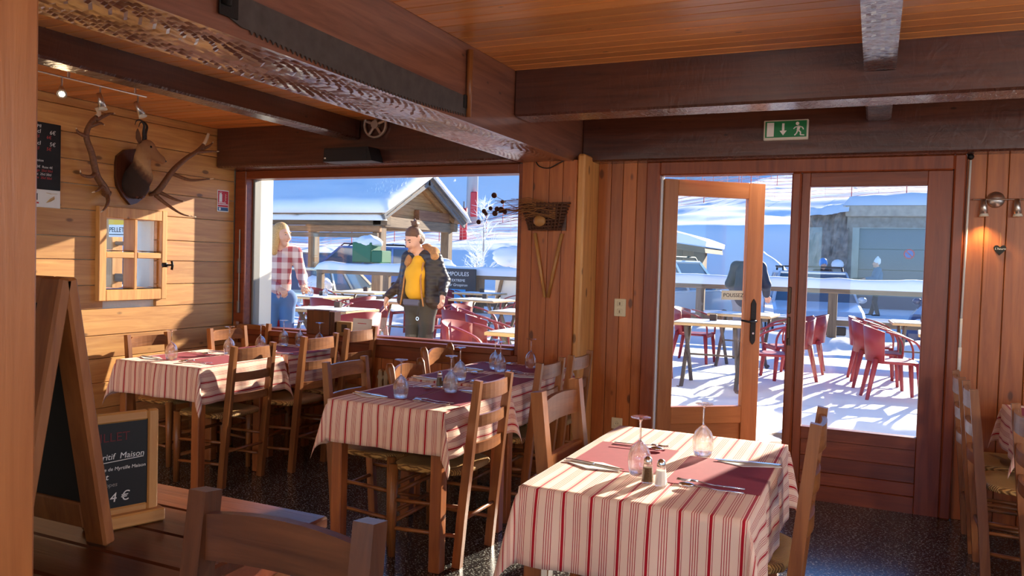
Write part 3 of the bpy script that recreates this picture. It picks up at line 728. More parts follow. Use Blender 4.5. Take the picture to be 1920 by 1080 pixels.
# ================================================================ blackboards on the dark table
ab = thing('sandwich_board', 'large wooden sandwich blackboard standing open on the dark table', 'blackboard', (-1.9,1.22,.754))
def leaf(y0, y1, nm):
    a = math.atan2(y1-y0, .64); H_ = .65
    o = bpy.data.objects.new(nm, None)
    mt = Matrix.Translation((0,y0,0)) @ Matrix.Rotation(-a, 4, 'X')
    mb = MB().cbox(-.26,-.19,-.016,.016,0,H_,.006).cbox(.19,.26,-.016,.016,0,H_,.006).cbox(-.19,.19,-.014,.014,.035,.10,.004).cbox(-.19,.19,-.014,.014,H_-.06,H_,.004).xf(mt)
    f = mb.obj(nm, wood('board_frame_wood', lin(122,68,32), lin(166,104,54), 'z', .5), ab)
    MB().box(-.19,.19,-.005,.005,.10,H_-.06).xf(mt).obj('slate', M_CHALKB, f)
leaf(.11,.0,'rear_leaf'); leaf(-.12,-.01,'front_leaf')
MB().tube([(-.04,.03,.50),(.0,.05,.52),(.06,.065,.56)], [.03,.055,.05], 10).obj('rounded_stop', wood('bark_brown', lin(110,66,34), lin(150,98,54), 'x', .7), ab, True)
sa = math.atan2(.134,.048)
sb = thing('menu_slate', 'small framed blackboard with chalk writing and a price on a wooden foot', 'blackboard', (-1.745,1.44,.7508), sa)
WB_, HB_ = .27, .295
for q in ((-.082,-.062,-.009,.009,.018,HB_),(.066,.093,-.009,.009,.018,HB_),(-.062,.066,-.008,.008,HB_-.026,HB_),(-.062,.066,-.008,.008,.018,.05)): MB().cbox(*q,.004).obj('frame_strip', lightw('z' if q[1]-q[0] < .05 else 'x'), sb)
MB().box(-.062,.066,-.003,.003,.05,HB_-.026).obj('slate', M_CHALKB, sb)
MB().cbox(-.082,.105,-.03,.03,0,.034,.004).obj('foot', lightw('x'), sb)
def chalk(s_, x, z, size, mat=M_CHALK, sh=.15): text(s_, size, mat, sb, face_mtx((x,-.0036,z),(1,0,0)), 'chalk_writing', .0003, sh, 'RIGHT')
chalk('ILLET', .022, .222, .032, plain('dark_red_print', lin(96,34,38), .8), 0)
chalk('ritif  Maison', .058, .176, .0215); MB().bar((-.058,-.004,.168),(.056,-.004,.174),.0015,.0015).obj('underline', M_CHALK, sb)
chalk('me de Myrtille Maison', .062, .147, .0125); chalk('et', -.03, .125, .022); chalk('eppes', -.008, .106, .0155, plain('grey_chalk', lin(140,138,136), .9)); chalk('4 €', .022, .066, .034)
# ================================================================ plank wall decoration
# wall blackboard with a drinks list and a poster foot
wbd = thing('drinks_board', 'black price board with chalk list and white logo strip on the plank wall', 'blackboard', (XL+.006,3.40,1.99))
MB().cbox(-.005,.005,-.30,.128,-.155,.27,.002).obj('slate', M_CHALKB, wbd); MB().cbox(-.005,.005,-.30,.128,-.27,-.156,.002).obj('logo_panel', plain('panel_white', lin(226,226,222), .6), wbd)
def wtext(s_, y, z, size, mat, sh=0, nm='chalk_writing', b_=0): text(s_, size, mat, wbd, face_mtx((.0056,y,z),(0,1,0)), nm, .0003, sh, bold=b_)
for i, (a_, z_, mt_, sz) in enumerate((('DEMI',.235,M_CHALK,.026),('33cl      6€',.20,M_CHALK,.034),('33cl      6€',.17,M_CHALKR,.028),('33cl      5€',.125,M_CHALK,.034),('50cl      5€',.095,M_CHALKR,.028),('Pression',.02,M_CHALK,.022),('Vin 3€  Rose 4€',-.02,M_CHALK,.02),('Rouge  25cl 50cl',-.043,M_CHALKR,.02),('Blanc  25cl 50cl',-.066,M_CHALK,.02),('Cidre  25cl 50cl',-.089,M_CHALKR,.02))):
    wtext(a_, -.07, z_, sz*1.05, mt_, .1)
wtext('TH', -.105, -.225, .06, plain('black_print', lin(30,30,30), .6), 0, 'lettering', .001); MB().box(.0052,.006,-.085,-.02,-.248,-.238).obj('red_bar', plain('red_print', lin(200,50,40), .6), wbd)
gold = plain('gold_print', lin(214,166,40), .6); mbg = MB()
for k in range(3): mbg.tube([(.006,.03+.012*k,-.24+.004*k),(.006,.055+.012*k,-.215),(.006,.085,-.195-.006*k)], [.004,.007,.004], 6, .0006)
mbg.tube([(.006,.03,-.175),(.006,.06,-.182),(.006,.10,-.178)], [.003,.012,.006], 8, .0006); mbg.obj('bird_logo', gold, wbd)
# antlers: branching tubes standing off the wall (local x away from wall, y along wall, z up)
M_ANT = plain('antler_bone', lin(120,78,50), .5, 0, .5, 70, .25); M_TIP = plain('antler_tip', lin(232,206,170), .45)
def spline(pts, k=5):
    P = [Vector(p) for p in pts]; out = []
    for i in range(len(P)-1):
        a, b_, c, d = P[max(i-1,0)], P[i], P[i+1], P[min(i+2,len(P)-1)]
        for j in range(k):
            t = j/k; out.append(.5*((2*b_)+(c-a)*t+(2*a-5*b_+4*c-d)*t*t+(3*b_-a-3*c+d)*t**3))
    out.append(P[-1]); return out
def antler(label, base, beam_, tines, r0):
    t = thing('antler', label, 'antler', base, 0, 'shed antlers on the plank wall')
    def br(pts, ra, rb, nm):
        S = spline(pts, 6); k = len(S)
        MB().tube(S[:int(k*.8)+1], [ra+(rb-ra)*(i/(k-1)) for i in range(int(k*.8)+1)], 9).obj(nm, M_ANT, t, True)
        MB().tube(S[int(k*.8):], [max(.0015, ra+(rb-ra)*(i/(k-1))) for i in range(int(k*.8), k)], 9).obj('tip', M_TIP, t, True)
    br(beam_, r0*1.15, r0*.5, 'main_beam')
    for q in tines: br(q, r0*.72, .0025, 'tine')
    MB().lathe([(r0*.9,0),(r0*1.45,.004),(r0*1.4,.016),(r0*.9,.022)], 10).xf(Matrix.Translation(beam_[0]) @ Matrix.Rotation(.4,4,'X')).obj('burr', M_ANT, t, True)
antler('left antler, branching upward beside the mounted chamois head', (XL,3.84,1.84),
  [(.03,.02,0),(.06,-.03,.05),(.09,-.11,.12),(.12,-.17,.25),(.13,-.22,.36),(.13,-.19,.45),(.13,-.13,.52),(.13,-.15,.56)],
  [[(.05,-.01,.02),(.10,-.08,.045),(.13,-.13,.015),(.15,-.19,-.005)],[(.04,.01,0),(.09,-.02,-.05),(.11,-.06,-.10),(.12,-.10,-.13)],[(.09,-.12,.13),(.14,-.19,.10),(.17,-.28,.10),(.18,-.30,.13)],[(.13,-.22,.36),(.15,-.29,.37),(.15,-.31,.40)],[(.13,-.20,.43),(.14,-.13,.46),(.15,-.10,.45)],[(.13,-.15,.48),(.14,-.07,.53),(.15,-.02,.545)]], .024)
antler('right antler, sweeping up towards the window beside the mounted chamois head', (XL,4.25,1.87),
  [(.03,.0,0),(.07,.03,.06),(.11,.10,.19),(.13,.20,.29),(.14,.30,.36),(.14,.37,.43),(.14,.41,.51)],
  [[(.05,.0,.0),(.12,.05,-.07),(.18,.13,-.13),(.22,.22,-.145)],[(.05,.02,.03),(.10,.09,-.01),(.13,.15,-.03),(.15,.18,-.03)],[(.10,.10,.17),(.18,.18,.13),(.24,.27,.14),(.27,.34,.155)],[(.14,.29,.35),(.17,.39,.37),(.19,.47,.38)],[(.14,.34,.38),(.16,.40,.415),(.17,.43,.45)]], .022)
# ================================================================ smooth solids for animals and people (surface nets over a distance field)
def sdf_mesh(prims, h, k=.02, pad=.05, mb=None, matfn=None):
    """prims: ('c',a,b,ra,rb) round cones, ('e',centre,(rx,ry,rz)) ellipsoids, optional last item k"""
    pts = []
    for p in prims:
        if p[0] == 'c': pts += [np.array(p[1])-p[3], np.array(p[1])+p[3], np.array(p[2])-p[4], np.array(p[2])+p[4]]
        else: pts += [np.array(p[1])-np.array(p[2]), np.array(p[1])+np.array(p[2])]
    lo = np.min(pts, 0)-pad; hi = np.max(pts, 0)+pad
    n_ = np.ceil((hi-lo)/h).astype(int)+1
    gx, gy, gz = [lo[i]+h*np.arange(n_[i], dtype=np.float32) for i in range(3)]
    X, Y, Z = np.meshgrid(gx, gy, gz, indexing='ij'); D = None
    for p in prims:
        if p[0] == 'c':
            a, b_ = np.array(p[1], float), np.array(p[2], float); ab_ = b_-a; l2 = max(ab_@ab_, 1e-9)
            t = np.clip(((X-a[0])*ab_[0]+(Y-a[1])*ab_[1]+(Z-a[2])*ab_[2])/l2, 0, 1)
            d = np.sqrt((X-a[0]-t*ab_[0])**2+(Y-a[1]-t*ab_[1])**2+(Z-a[2]-t*ab_[2])**2)-(p[3]+(p[4]-p[3])*t)
            kk = p[5] if len(p) > 5 else k
        else:
            c, r = p[1], p[2]; q = np.sqrt(((X-c[0])/r[0])**2+((Y-c[1])/r[1])**2+((Z-c[2])/r[2])**2); d = (q-1)*min(r)
            kk = p[3] if len(p) > 3 else k
        if D is None: D = d
        else:
            hh = np.clip(.5+.5*(D-d)/kk, 0, 1); D = D*(1-hh)+d*hh-kk*hh*(1-hh)
    S = D < 0
    cell = np.zeros(np.array(S.shape)-1, np.int8)
    for i in (0,1):
        for j in (0,1):
            for l in (0,1): cell += S[i:S.shape[0]-1+i, j:S.shape[1]-1+j, l:S.shape[2]-1+l]
    act = (cell > 0) & (cell < 8); idx = -np.ones(cell.shape, int); C_ = np.argwhere(act); idx[act] = np.arange(len(C_))
    acc = np.zeros((len(C_),3)); cnt = np.zeros(len(C_))
    for ax in range(3):
        o1, o2 = [q for q in range(3) if q != ax]
        for u in (0,1):
            for v in (0,1):
                p0 = C_.copy(); p0[:,o1] += u; p0[:,o2] += v; p1 = p0.copy(); p1[:,ax] += 1
                d0 = D[tuple(p0.T)]; d1_ = D[tuple(p1.T)]; mk = (d0 < 0) != (d1_ < 0)
                t = np.where(mk, d0/(d0-d1_+1e-12), 0); q = p0.astype(float); q[:,ax] += t
                acc[mk] += q[mk]; cnt[mk] += 1
    V = lo+h*(acc/np.maximum(cnt,1)[:,None]); F = []
    for ax in range(3):
        o1, o2 = (ax+1) % 3, (ax+2) % 3
        sl0 = [slice(None)]*3; sl1 = [slice(None)]*3; sl0[ax] = slice(0,-1); sl1[ax] = slice(1,None)
        ch = S[tuple(sl0)] != S[tuple(sl1)]; E_ = np.argwhere(ch)
        E_ = E_[(E_[:,o1] > 0) & (E_[:,o2] > 0) & (E_[:,o1] < S.shape[o1]-1) & (E_[:,o2] < S.shape[o2]-1)]
        ins = S[tuple(E_.T)]
        def cid(a, b_):
            q = E_.copy(); q[:,o1] -= a; q[:,o2] -= b_; return idx[tuple(q.T)]
        Q = np.stack([cid(1,1), cid(0,1), cid(0,0), cid(1,0)], 1); Q[~ins] = Q[~ins][:,::-1]
        F.append(Q)
    F = np.concatenate(F); F = F[(F >= 0).all(1)]
    mb = mb or MB(); b0 = len(mb.v); mb.v += [tuple(map(float, p)) for p in V]; mb.f += [tuple(int(i)+b0 for i in q) for q in F]
    if matfn is not None:
        ce_ = V[F].mean(1); mb.m += [int(matfn(c)) for c in ce_]
    else: mb.m += [mb.mi]*len(F)
    return mb
# mounted chamois head
ch = thing('chamois_mount', 'mounted chamois head with hooked black horns on a dark wooden shield', 'trophy', (XL,4.085,1.97))
sh_ = [(-.15,.10),(-.14,.15),(-.08,.20),(0,.215),(.08,.20),(.13,.15),(.135,.06),(.125,-.02),(.13,-.06),(.09,-.12),(.02,-.17),(-.03,-.185),(-.09,-.13),(-.14,-.06),(-.15,0)]
MB().prism(sh_, 'x', .001, .028).obj('shield', darkw('z'), ch)
M_FURD = plain('dark_fur', lin(58,38,28), .9, 0, .8, 160, .25); M_FURT = plain('tan_fur', lin(196,150,100), .9, 0, .6, 160, .15); M_FURM = plain('brown_fur', lin(110,72,46), .9, 0, .7, 160, .2)
m, n, b = newmat('chamois_fur'); tc = N(n, 'ShaderNodeTexCoord'); nz = N(n, 'ShaderNodeTexNoise'); nz.inputs['Scale'].default_value = 34; nz.inputs['Detail'].default_value = 5; L(n, tc.outputs['Object'], nz.inputs['Vector'])
dt = N(n, 'ShaderNodeVectorMath', operation='DOT_PRODUCT'); dt.inputs[1].default_value = (2.2,1.6,2.4); L(n, tc.outputs['Object'], dt.inputs[0])
a_ = N(n, 'ShaderNodeMath', operation='MULTIPLY_ADD'); a_.inputs[1].default_value = .18; L(n, nz.outputs[0], a_.inputs[0]); L(n, dt.outputs['Value'], a_.inputs[2])
cr = N(n, 'ShaderNodeValToRGB'); e_ = cr.color_ramp.elements; e_[0].position = .36; e_[0].color = lin(52,34,26); e_[1].position = .62; e_[1].color = lin(186,142,96)
q_ = e_.new(.47); q_.color = lin(104,68,44); q_ = e_.new(.92); q_.color = lin(150,104,68)
L(n, a_.outputs[0], cr.inputs[0]); L(n, cr.outputs[0], b.inputs['Base Color']); b.inputs['Roughness'].default_value = .9
bp = N(n, 'ShaderNodeBump'); bp.inputs['Strength'].default_value = .5; bp.inputs['Distance'].default_value = .006; L(n, nz.outputs[0], bp.inputs['Height']); L(n, bp.outputs[0], b.inputs['Normal']); M_CHFUR = m
mbc = sdf_mesh([('c',(.03,-.01,-.04),(.09,-.015,.02),.10,.088),('c',(.09,-.015,.02),(.165,-.05,.15),.078,.050),('c',(.165,-.05,.15),(.19,-.06,.20),.05,.05),
    ('e',(.205,-.055,.215),(.058,.05,.052)),('c',(.22,-.045,.205),(.285,.0,.135),.038,.021),('c',(.285,.0,.135),(.298,.009,.118),.021,.016),('c',(.21,-.055,.18),(.265,-.012,.13),.030,.016)], .006, .022)
mbc.obj('head', M_CHFUR, ch, True)
for s in (-1, 1):
    o = Vector((.19,-.06,.258)); sd = Vector((-.55,.83,0))*s; bk_ = Vector((-.83,-.55,0))
    MB().tube(spline([o+sd*.016, o+sd*.024+Vector((0,0,.055)), o+sd*.036+Vector((0,0,.105))-bk_*.006, o+sd*.041+bk_*.016+Vector((0,0,.135)), o+sd*.043+bk_*.042+Vector((0,0,.13)), o+sd*.043+bk_*.052+Vector((0,0,.10))], 5), [.0115-.0095*i/25 for i in range(26)], 8).obj('horn', plain('horn_black', lin(40,32,28), .45, 0, .6, 90) if s < 0 else bpy.data.materials['horn_black'], ch, True)
    e0 = o+sd*.036+bk_*.02+Vector((0,0,-.025))
    MB().tube([e0, e0+sd*.03+Vector((0,0,.03)), e0+sd*.05+Vector((0,0,.07)), e0+sd*.055+Vector((0,0,.095))], [.009,.019,.013,.003], 8, [.006,.008,.006,.002]).obj('ear', M_FURM, ch, True)
    MB().sphere(o+sd*.043+Vector((.045,.03,-.045)), .009, 8, 6).obj('eye', plain('eye_black', lin(15,12,10), .1) if s < 0 else bpy.data.materials['eye_black'], ch, True)
MB().sphere((.309,.016,.122), .010, 8, 6, (.7,1,.7)).obj('nose', plain('nose_black', lin(26,20,18), .4), ch, True)
rc_ = random.Random(3)
for k in range(16):
    a, b_ = rc_.uniform(-.05,.06), rc_.uniform(-.125,-.07)
    MB().sphere((.045+rc_.uniform(0,.03), a, b_), rc_.uniform(.010,.017), 7, 5, (1,1,1.25)).obj('cone', plain('cone_brown', lin(86,48,30), .8) if k == 0 else bpy.data.materials['cone_brown'], ch)
# fire extinguisher sign
fs = thing('extinguisher_sign', 'red fire extinguisher sign beside the window frame', 'sign', (XL+.004,4.96,1.885))
MB().box(-.003,.0,-.062,.062,-.087,.087).obj('backing', M_WHITE, fs)
MB().box(.0,.001,-.056,.056,-.03,.081).obj('red_field', plain('sign_red', lin(196,30,36), .5), fs); MB().box(.0,.001,-.056,.056,-.048,-.033).obj('lower_red_field', bpy.data.materials['sign_red'], fs); MB().box(.0,.001,-.056,.056,-.08,-.052).obj('blue_field', plain('sign_blue', lin(40,80,120), .5), fs)
MB().cbox(.001,.002,-.043,-.012,-.008,.055,.0004).cbox(.001,.002,-.037,-.018,.052,.066,.0004).tube([(.0015,-.04,.05),(.0015,-.05,.064),(.0015,-.03,.074),(.0015,-.014,.07)], .004, 5, .0006).obj('extinguisher_symbol', M_WHITE, fs)
mbf = MB()
for k in range(3): mbf.tube([(.0015,.012,-.005+.02*k),(.0015,.026,.006+.02*k),(.0015,.024,.02+.02*k),(.0015,.042,.036+.016*k)], [.005,.006,.004,.001], 6, .0006)
mbf.obj('flame_symbol', M_WHITE, fs); MB().box(.001,.0016,-.05,.03,-.018,-.012).box(.001,.0016,-.05,.05,-.028,-.024).obj('lettering', M_WHITE, fs); MB().tube([(.001,-.035,-.066),(.0018,-.035,-.066)], .011, 12).obj('round_symbol', M_WHITE, fs)
# window hardware rod on the left frame
tag(MB().tube([(-4.80,5.085,1.66),(-4.80,5.085,1.0)], .006, 8).cbox(-4.81,-4.79,5.07,5.098,1.30,1.42,.003).cbox(-4.81,-4.79,5.07,5.098,.97,1.07,.003).obj('window_rod', plain('grey_metal', lin(140,130,122), .4, .8)), 'thin metal closing rod on the left jamb of the large window', 'rod')
# ================================================================ lights on walls and ceiling
M_SATIN = plain('satin_steel', (.62,.58,.54,1), .32, 1)
def spot(parent, p, d, lit=False):
    d = Vector(d).normalized(); p = Vector(p)
    sp_ = MB().tube([p-d*.05, p-d*.015, p+d*.035], [.013,.017,.022], 12).obj('spot_head', M_SATIN, parent, True)
    MB().tube([p+d*.030, p+d*.05], [.020,.026], 12).obj('spot_rim', plain('frosted_glass', lin(226,216,196), .4) if 'frosted_glass' not in bpy.data.materials else bpy.data.materials['frosted_glass'], parent, True)
    if lit: MB().sphere(p+d*.045, .017, 8, 6).obj('lit_bulb', emit('lit_bulb', (1,.75,.4,1), 25), parent, True)
tl = thing('track_light', 'chrome rail with three spotlights under the pine ceiling at left', 'lamp', (-4.13,3.2,2.458))
MB().tube([(0,-.55,-.05),(0,.36,-.05)], .006, 8).obj('rail', M_SATIN, tl)
MB().tube([(0,-.16,0),(0,-.16,-.05)], .008, 8).obj('hanger', M_SATIN, tl); MB().tube([(0,.28,0),(0,.28,-.05)], .006, 8).obj('hanger', M_SATIN, tl)
for y, d, lit in ((-.20,(.7,-.5,-.5),True),(.04,(.25,.1,-1),False),(.30,(.35,.25,-.9),False)):
    MB().tube([(0,y,-.05),(0,y,-.10)], .005, 6).obj('arm', M_SATIN, tl); spot(tl, Vector((0,y,-.12))+Vector(d)*.02, d, lit)
sp = bpy.data.lights.new('spot_light', 'SPOT'); sp.energy = 2.5; sp.color = (1,.72,.42); sp.spot_size = R(90); sp.shadow_soft_size = .03
spo = bpy.data.objects.new('spot_light', sp); COL.objects.link(spo); spo.parent = tl; spo.location = Vector((0,-.2,-.12))+Vector((.7,-.5,-.5)).normalized()*.08; spo.rotation_euler = Vector((-.7,.5,.5)).to_track_quat('Z','Y').to_euler()
wlp = thing('wall_spotlight', 'satin steel wall lamp with two spots above the heart', 'lamp', (.62,YD,1.90))
MB().tube([(0,0,.0),(0,-.022,0)], [.048,.042], 20).obj('rose', M_SATIN, wlp, True); MB().tube([(-.118,-.03,0),(.20,-.03,0)], .005, 8).obj('rail', M_SATIN, wlp)
for x in (-.062,.105): MB().tube([(x,-.03,0),(x,-.035,-.03)], .005, 6).obj('arm', M_SATIN, wlp); spot(wlp, (x,-.04,-.05), (.05,-.1,-1))
wsl = bpy.data.lights.new('wall_spot_light', 'SPOT'); wsl.energy = 5; wsl.color = (1,.72,.4); wsl.spot_size = R(110); wsl.shadow_soft_size = .03
wso = bpy.data.objects.new('wall_spot_light', wsl); COL.objects.link(wso); wso.parent = wlp; wso.location = (-.06,-.05,-.13); wso.rotation_euler = (R(-12),0,0)
hp = [(0,-.032),(.012,-.02),(.028,-.002),(.032,.012),(.026,.024),(.014,.026),(.004,.02),(0,.013),(-.004,.02),(-.014,.026),(-.026,.024),(-.032,.012),(-.028,-.002),(-.012,-.02)]
ht = thing('slate_heart', 'small black heart-shaped slate with chalk name hanging below the wall lamp', 'ornament', (.652,YD-.008,1.61))
MB().prism(hp, 'y', -.004, .004).obj('heart', M_CHALKB, ht); MB().tube([(0,0,.014),(.002,0,.07),(.0,.006,.10)], .0012, 5).obj('string', plain('twine', lin(190,160,110), .9), ht)
text('L\'heure', .018, M_CHALK, ht, face_mtx((-.026,-.0045,0),(1,0,0)), 'chalk_writing', .0002, .2)
wp = thing('blind_crank', 'white telescopic crank rod hanging beside the door frame', 'rod', (.472,YD-.02,.96))
MB().tube([(0,0,.06),(0,0,.24)], .008, 8).obj('middle_tube', M_WHITE, wp, True); MB().tube([(0,0,.24),(.005,0,.62),(.01,0,1.17)], .0065, 8).obj('upper_tube', M_WHITE, wp, True); MB().tube([(0,0,-.07),(0,0,.07)], .011, 8).obj('grip', M_WHITE, wp, True); MB().sphere((.01,0,1.19), .018, 8, 6).obj('joint', M_IRON, wp, True)
# saw on the main beam
sw = thing('two_man_saw', 'old two-man crosscut saw mounted on the side of the main beam', 'saw', (-1.884,2.7,2.23))
pts = [(-.72,.055),(-.78,.03),(-.80,-.02),(-.72,-.045)]; k_ = 60
for i in range(k_):
    y = -.68+1.52*i/k_; bow = -.028*math.sin(PI*i/k_)
    pts += [(y,-.045+bow),(y+.008,-.058+bow),(y+.017,-.045+bow)]
pts += [(.84,-.03),(.85,.0),(.84,.04)]
MB().prism(pts, 'x', .003, .007).obj('blade', plain('old_steel', lin(86,78,74), .5, .3, .1, 20, .2), sw)
MB().tube([(.016,.83,-.06),(.016,.83,.27)], [.013,.016], 10).obj('handle', chairw('z'), sw, True); MB().tube([(.02,-.80,.0),(.022,-.80,.16)], [.017,.02], 10).obj('handle', M_IRON, sw, True)
MB().cbox(.006,.014,.79,.86,-.02,.045,.002).obj('clamp', M_IRON, sw); MB().cbox(.006,.014,-.82,-.74,-.03,.05,.002).obj('clamp', M_IRON, sw)
# pulley wheel and loudspeaker under the window lintel
rl = thing('pulley_wheel', 'small pale spoked wheel fixed to the window lintel', 'wheel', (-3.33,4.86,2.42))
MB().lathe([(.085,-.012),(.098,-.012),(.098,.012),(.085,.012)], 28, closed=True).xf(Matrix.Rotation(PI/2,4,'X')).obj('rim', plain('pale_metal', lin(196,176,160), .4, .3), rl, True)
for k in range(5): a = 2*PI*k/5+.3; MB().tube([(.02*math.cos(a),0,.02*math.sin(a)),(.088*math.cos(a),0,.088*math.sin(a))], .011, 6).obj('spoke', bpy.data.materials['pale_metal'], rl)
MB().tube([(0,-.015,0),(0,.018,0)], .03, 14).obj('hub', bpy.data.materials['pale_metal'], rl)
ls = thing('loudspeaker', 'black wedge loudspeaker under the window lintel', 'speaker', (-3.48,4.82,2.145))
MB().prism([(-.21,0),(.215,0),(.18,.10),(-.20,.10)], 'y', -.09, .055).obj('cabinet', M_BLACK, ls); MB().cbox(-.19,.17,-.095,-.09,.012,.085,.002).obj('grille', plain('grille_black', lin(34,34,36), .7, 0, .5, 400), ls); MB().cbox(-.195,-.18,-.098,-.094,.02,.03,.001).obj('badge', M_WHITE, ls)
# exit sign
ex = thing('exit_sign', 'green emergency exit sign with arrow and running figure on the door lintel', 'sign', (-.54,5.232,2.325))
MB().cbox(-.132,.132,-.012,.018,-.062,.062,.004).obj('housing', plain('sign_housing', lin(214,206,190), .5), ex); MB().box(-.122,.122,-.014,-.012,-.046,.054).obj('green_panel', plain('exit_green', lin(20,120,66), .4), ex)
MB().box(-.112,-.070,-.0152,-.014,-.040,.046).obj('door_symbol', M_WHITE, ex)
MB().prism([(-.022,.04),(-.008,.04),(-.008,-.005),(.006,-.005),(-.015,-.034),(-.036,-.005),(-.022,-.005)], 'y', -.0152, -.014).obj('arrow_symbol', M_WHITE, ex)
fg = MB().tube([(.068,-.0148,.036),(.068,-.014,.036)], .0105, 12)
for p, w_ in ((((.078,.022),(.072,-.006)),.016),(((.080,.018),(.098,.012)),.006),(((.098,.012),(.104,-.002)),.006),(((.074,.018),(.056,.014)),.006),(((.056,.014),(.046,.004)),.006),(((.073,-.004),(.088,-.018)),.008),(((.088,-.018),(.086,-.034)),.007),(((.086,-.034),(.110,-.036)),.006),(((.071,-.004),(.064,-.024)),.008),(((.064,-.024),(.052,-.036)),.007)):
    (a, b_), = [((p[0][0],-.0146,p[0][1]),(p[1][0],-.0146,p[1][1]))]; fg.bar(a, b_, .0012, w_, (0,0,1)) if abs(a[2]-b_[2]) < .008 else fg.bar(a, b_, w_, .0012, (0,1,0))
fg.obj('running_figure', M_WHITE, ex)
# switches and socket
sp_ = thing('light_switch', 'tall ivory double switch plate on the door wall boards', 'switch', (-1.615,YD,1.16)); iv = plain('ivory', lin(226,210,170), .45)
MB().cbox(-.042,.042,-.010,0,-.062,.062,.004).obj('plate', iv, sp_)
for z in (-.028,.028): MB().cbox(-.018,.018,-.015,-.009,z-.018,z+.018,.003).obj('rocker', iv, sp_); MB().cbox(-.004,.004,-.017,-.014,z-.01,z+.01,.001).obj('toggle', plain('toggle_brown', lin(140,110,80), .5), sp_)
sk = thing('wall_socket', 'ivory power socket low on the door wall boards', 'socket', (-1.61,YD,.345)); MB().cbox(-.04,.04,-.010,0,-.04,.04,.004).obj('plate', iv, sk); MB().lathe([(.016,.0),(.021,.0),(.021,.004),(.016,.004)], 18, closed=True).xf(Matrix.Translation((0,-.010,0)) @ Matrix.Rotation(PI/2,4,'X')).obj('socket_ring', iv, sk)
for s in (-.007,.007): MB().tube([(s,-.011,0),(s,-.0105,0)], .0025, 8).obj('pin_hole', M_BLACK, sk)
tag(MB().tube(spline([(-2.16,5.09,2.155),(-2.13,5.085,2.12),(-2.06,5.08,2.105),(-1.99,5.08,2.135),(-1.95,5.085,2.155)],5), .004, 6).obj('cable', M_BLACK, None, True), 'thin black cable looping under the end of the main beam', 'cable')
# wall basket with dried flowers
bk = thing('wall_basket', 'dark wicker wall basket with dried stems and seed heads on the wall panel', 'basket', (-2.07,5.094,1.77)); M_WICK = plain('wicker', lin(96,58,36), .85, 0, .8, 120, .3); rb = random.Random(5)
for j in range(9):
    t_ = j/8; w0 = .115+.055*t_; z_ = -.085+.17*t_
    MB().tube([(-w0+.02,-.004,z_),(-w0+.01,-.05-.03*t_,z_),(-.0,-.085-.04*t_,z_-.004),(w0-.02,-.05-.03*t_,z_+.006),(w0,-.004,z_+.012)], .008, 6).obj('wicker_strand', M_WICK, bk, True)
for j in range(11): x_ = -.13+.026*j; MB().tube([(x_*.8,-.075+.5*abs(x_)**1.6,-.09),(x_*1.12,-.115+.7*abs(x_)**1.6,.095)], .006, 6).obj('wicker_stake', M_WICK, bk, True)
MB().box(-.13,.15,-.012,-.002,-.09,.10).obj('back_panel', darkw('x'), bk)
MB().sphere((-.01,-.10,-.03), .042, 12, 8, (1.1,.5,.9)).obj('wooden_egg', lightw('x'), bk, True)
for j in range(26):
    a = rb.uniform(-.6,.5); l_ = rb.uniform(.14,.36); zz = rb.uniform(-.02,.09)
    p0 = Vector((.10,-.09,.03+rb.uniform(-.05,.05))); p2_ = Vector((-l_+.02,-.10+rb.uniform(-.05,.03),.03+a*.12+zz)); pm = (p0+p2_)/2+Vector((0,-.02,rb.uniform(.0,.04)))
    MB().tube([p0,pm,p2_], [.0028,.0024,.0015], 5).obj('dry_stem', plain('straw', lin(150,100,54), .9) if j == 0 else bpy.data.materials['straw'], bk)
for (x_, z_, r_) in ((-.355,.145,.020),(-.29,.10,.014),(-.43,.035,.017),(-.415,.018,.014),(-.47,-.04,.017),(-.38,.055,.015),(-.345,.02,.02),(-.30,.045,.022),(-.33,.05,.018),(-.27,.03,.016)):
    MB().tube([(-.15,-.10,.04),(x_,-.10,z_)], .0016, 5).obj('flower_stem', bpy.data.materials['straw'], bk); MB().sphere((x_,-.10,z_), r_, 10, 7).obj('seed_head', plain('dry_seed', lin(72,34,26), .9) if 'dry_seed' not in bpy.data.materials else bpy.data.materials['dry_seed'], bk, True)
for s, lab in ((-1,'left stick of the V-shaped pair under the wall basket'),(1,'right stick of the V-shaped pair under the wall basket')):
    tag(MB().tube([(s*.10,0,.22),(s*.055,-.004,0),(s*.012,0,-.22)], [.013,.012,.011], 8).obj('wooden_stick', lightw('z'), None, True, (-2.05,5.085,1.44)), lab, 'stick', 'sticks in a V on the wall')
# radiator under the window
rd = thing('radiator', 'beige ribbed radiator under the large window', 'radiator', (-2.83,5.062,.12)); mr = plain('radiator_enamel', lin(196,170,130), .45)
for i in range(22): MB().cbox(-.55+i*.05,-.55+i*.05+.034,-.03,.03,0,.50,.012).obj('rib', mr, rd)
MB().tube([(-.56,0,.06),(.56,0,.06)], .016, 8).tube([(-.56,0,.44),(.56,0,.44)], .016, 8).obj('manifold', mr, rd)
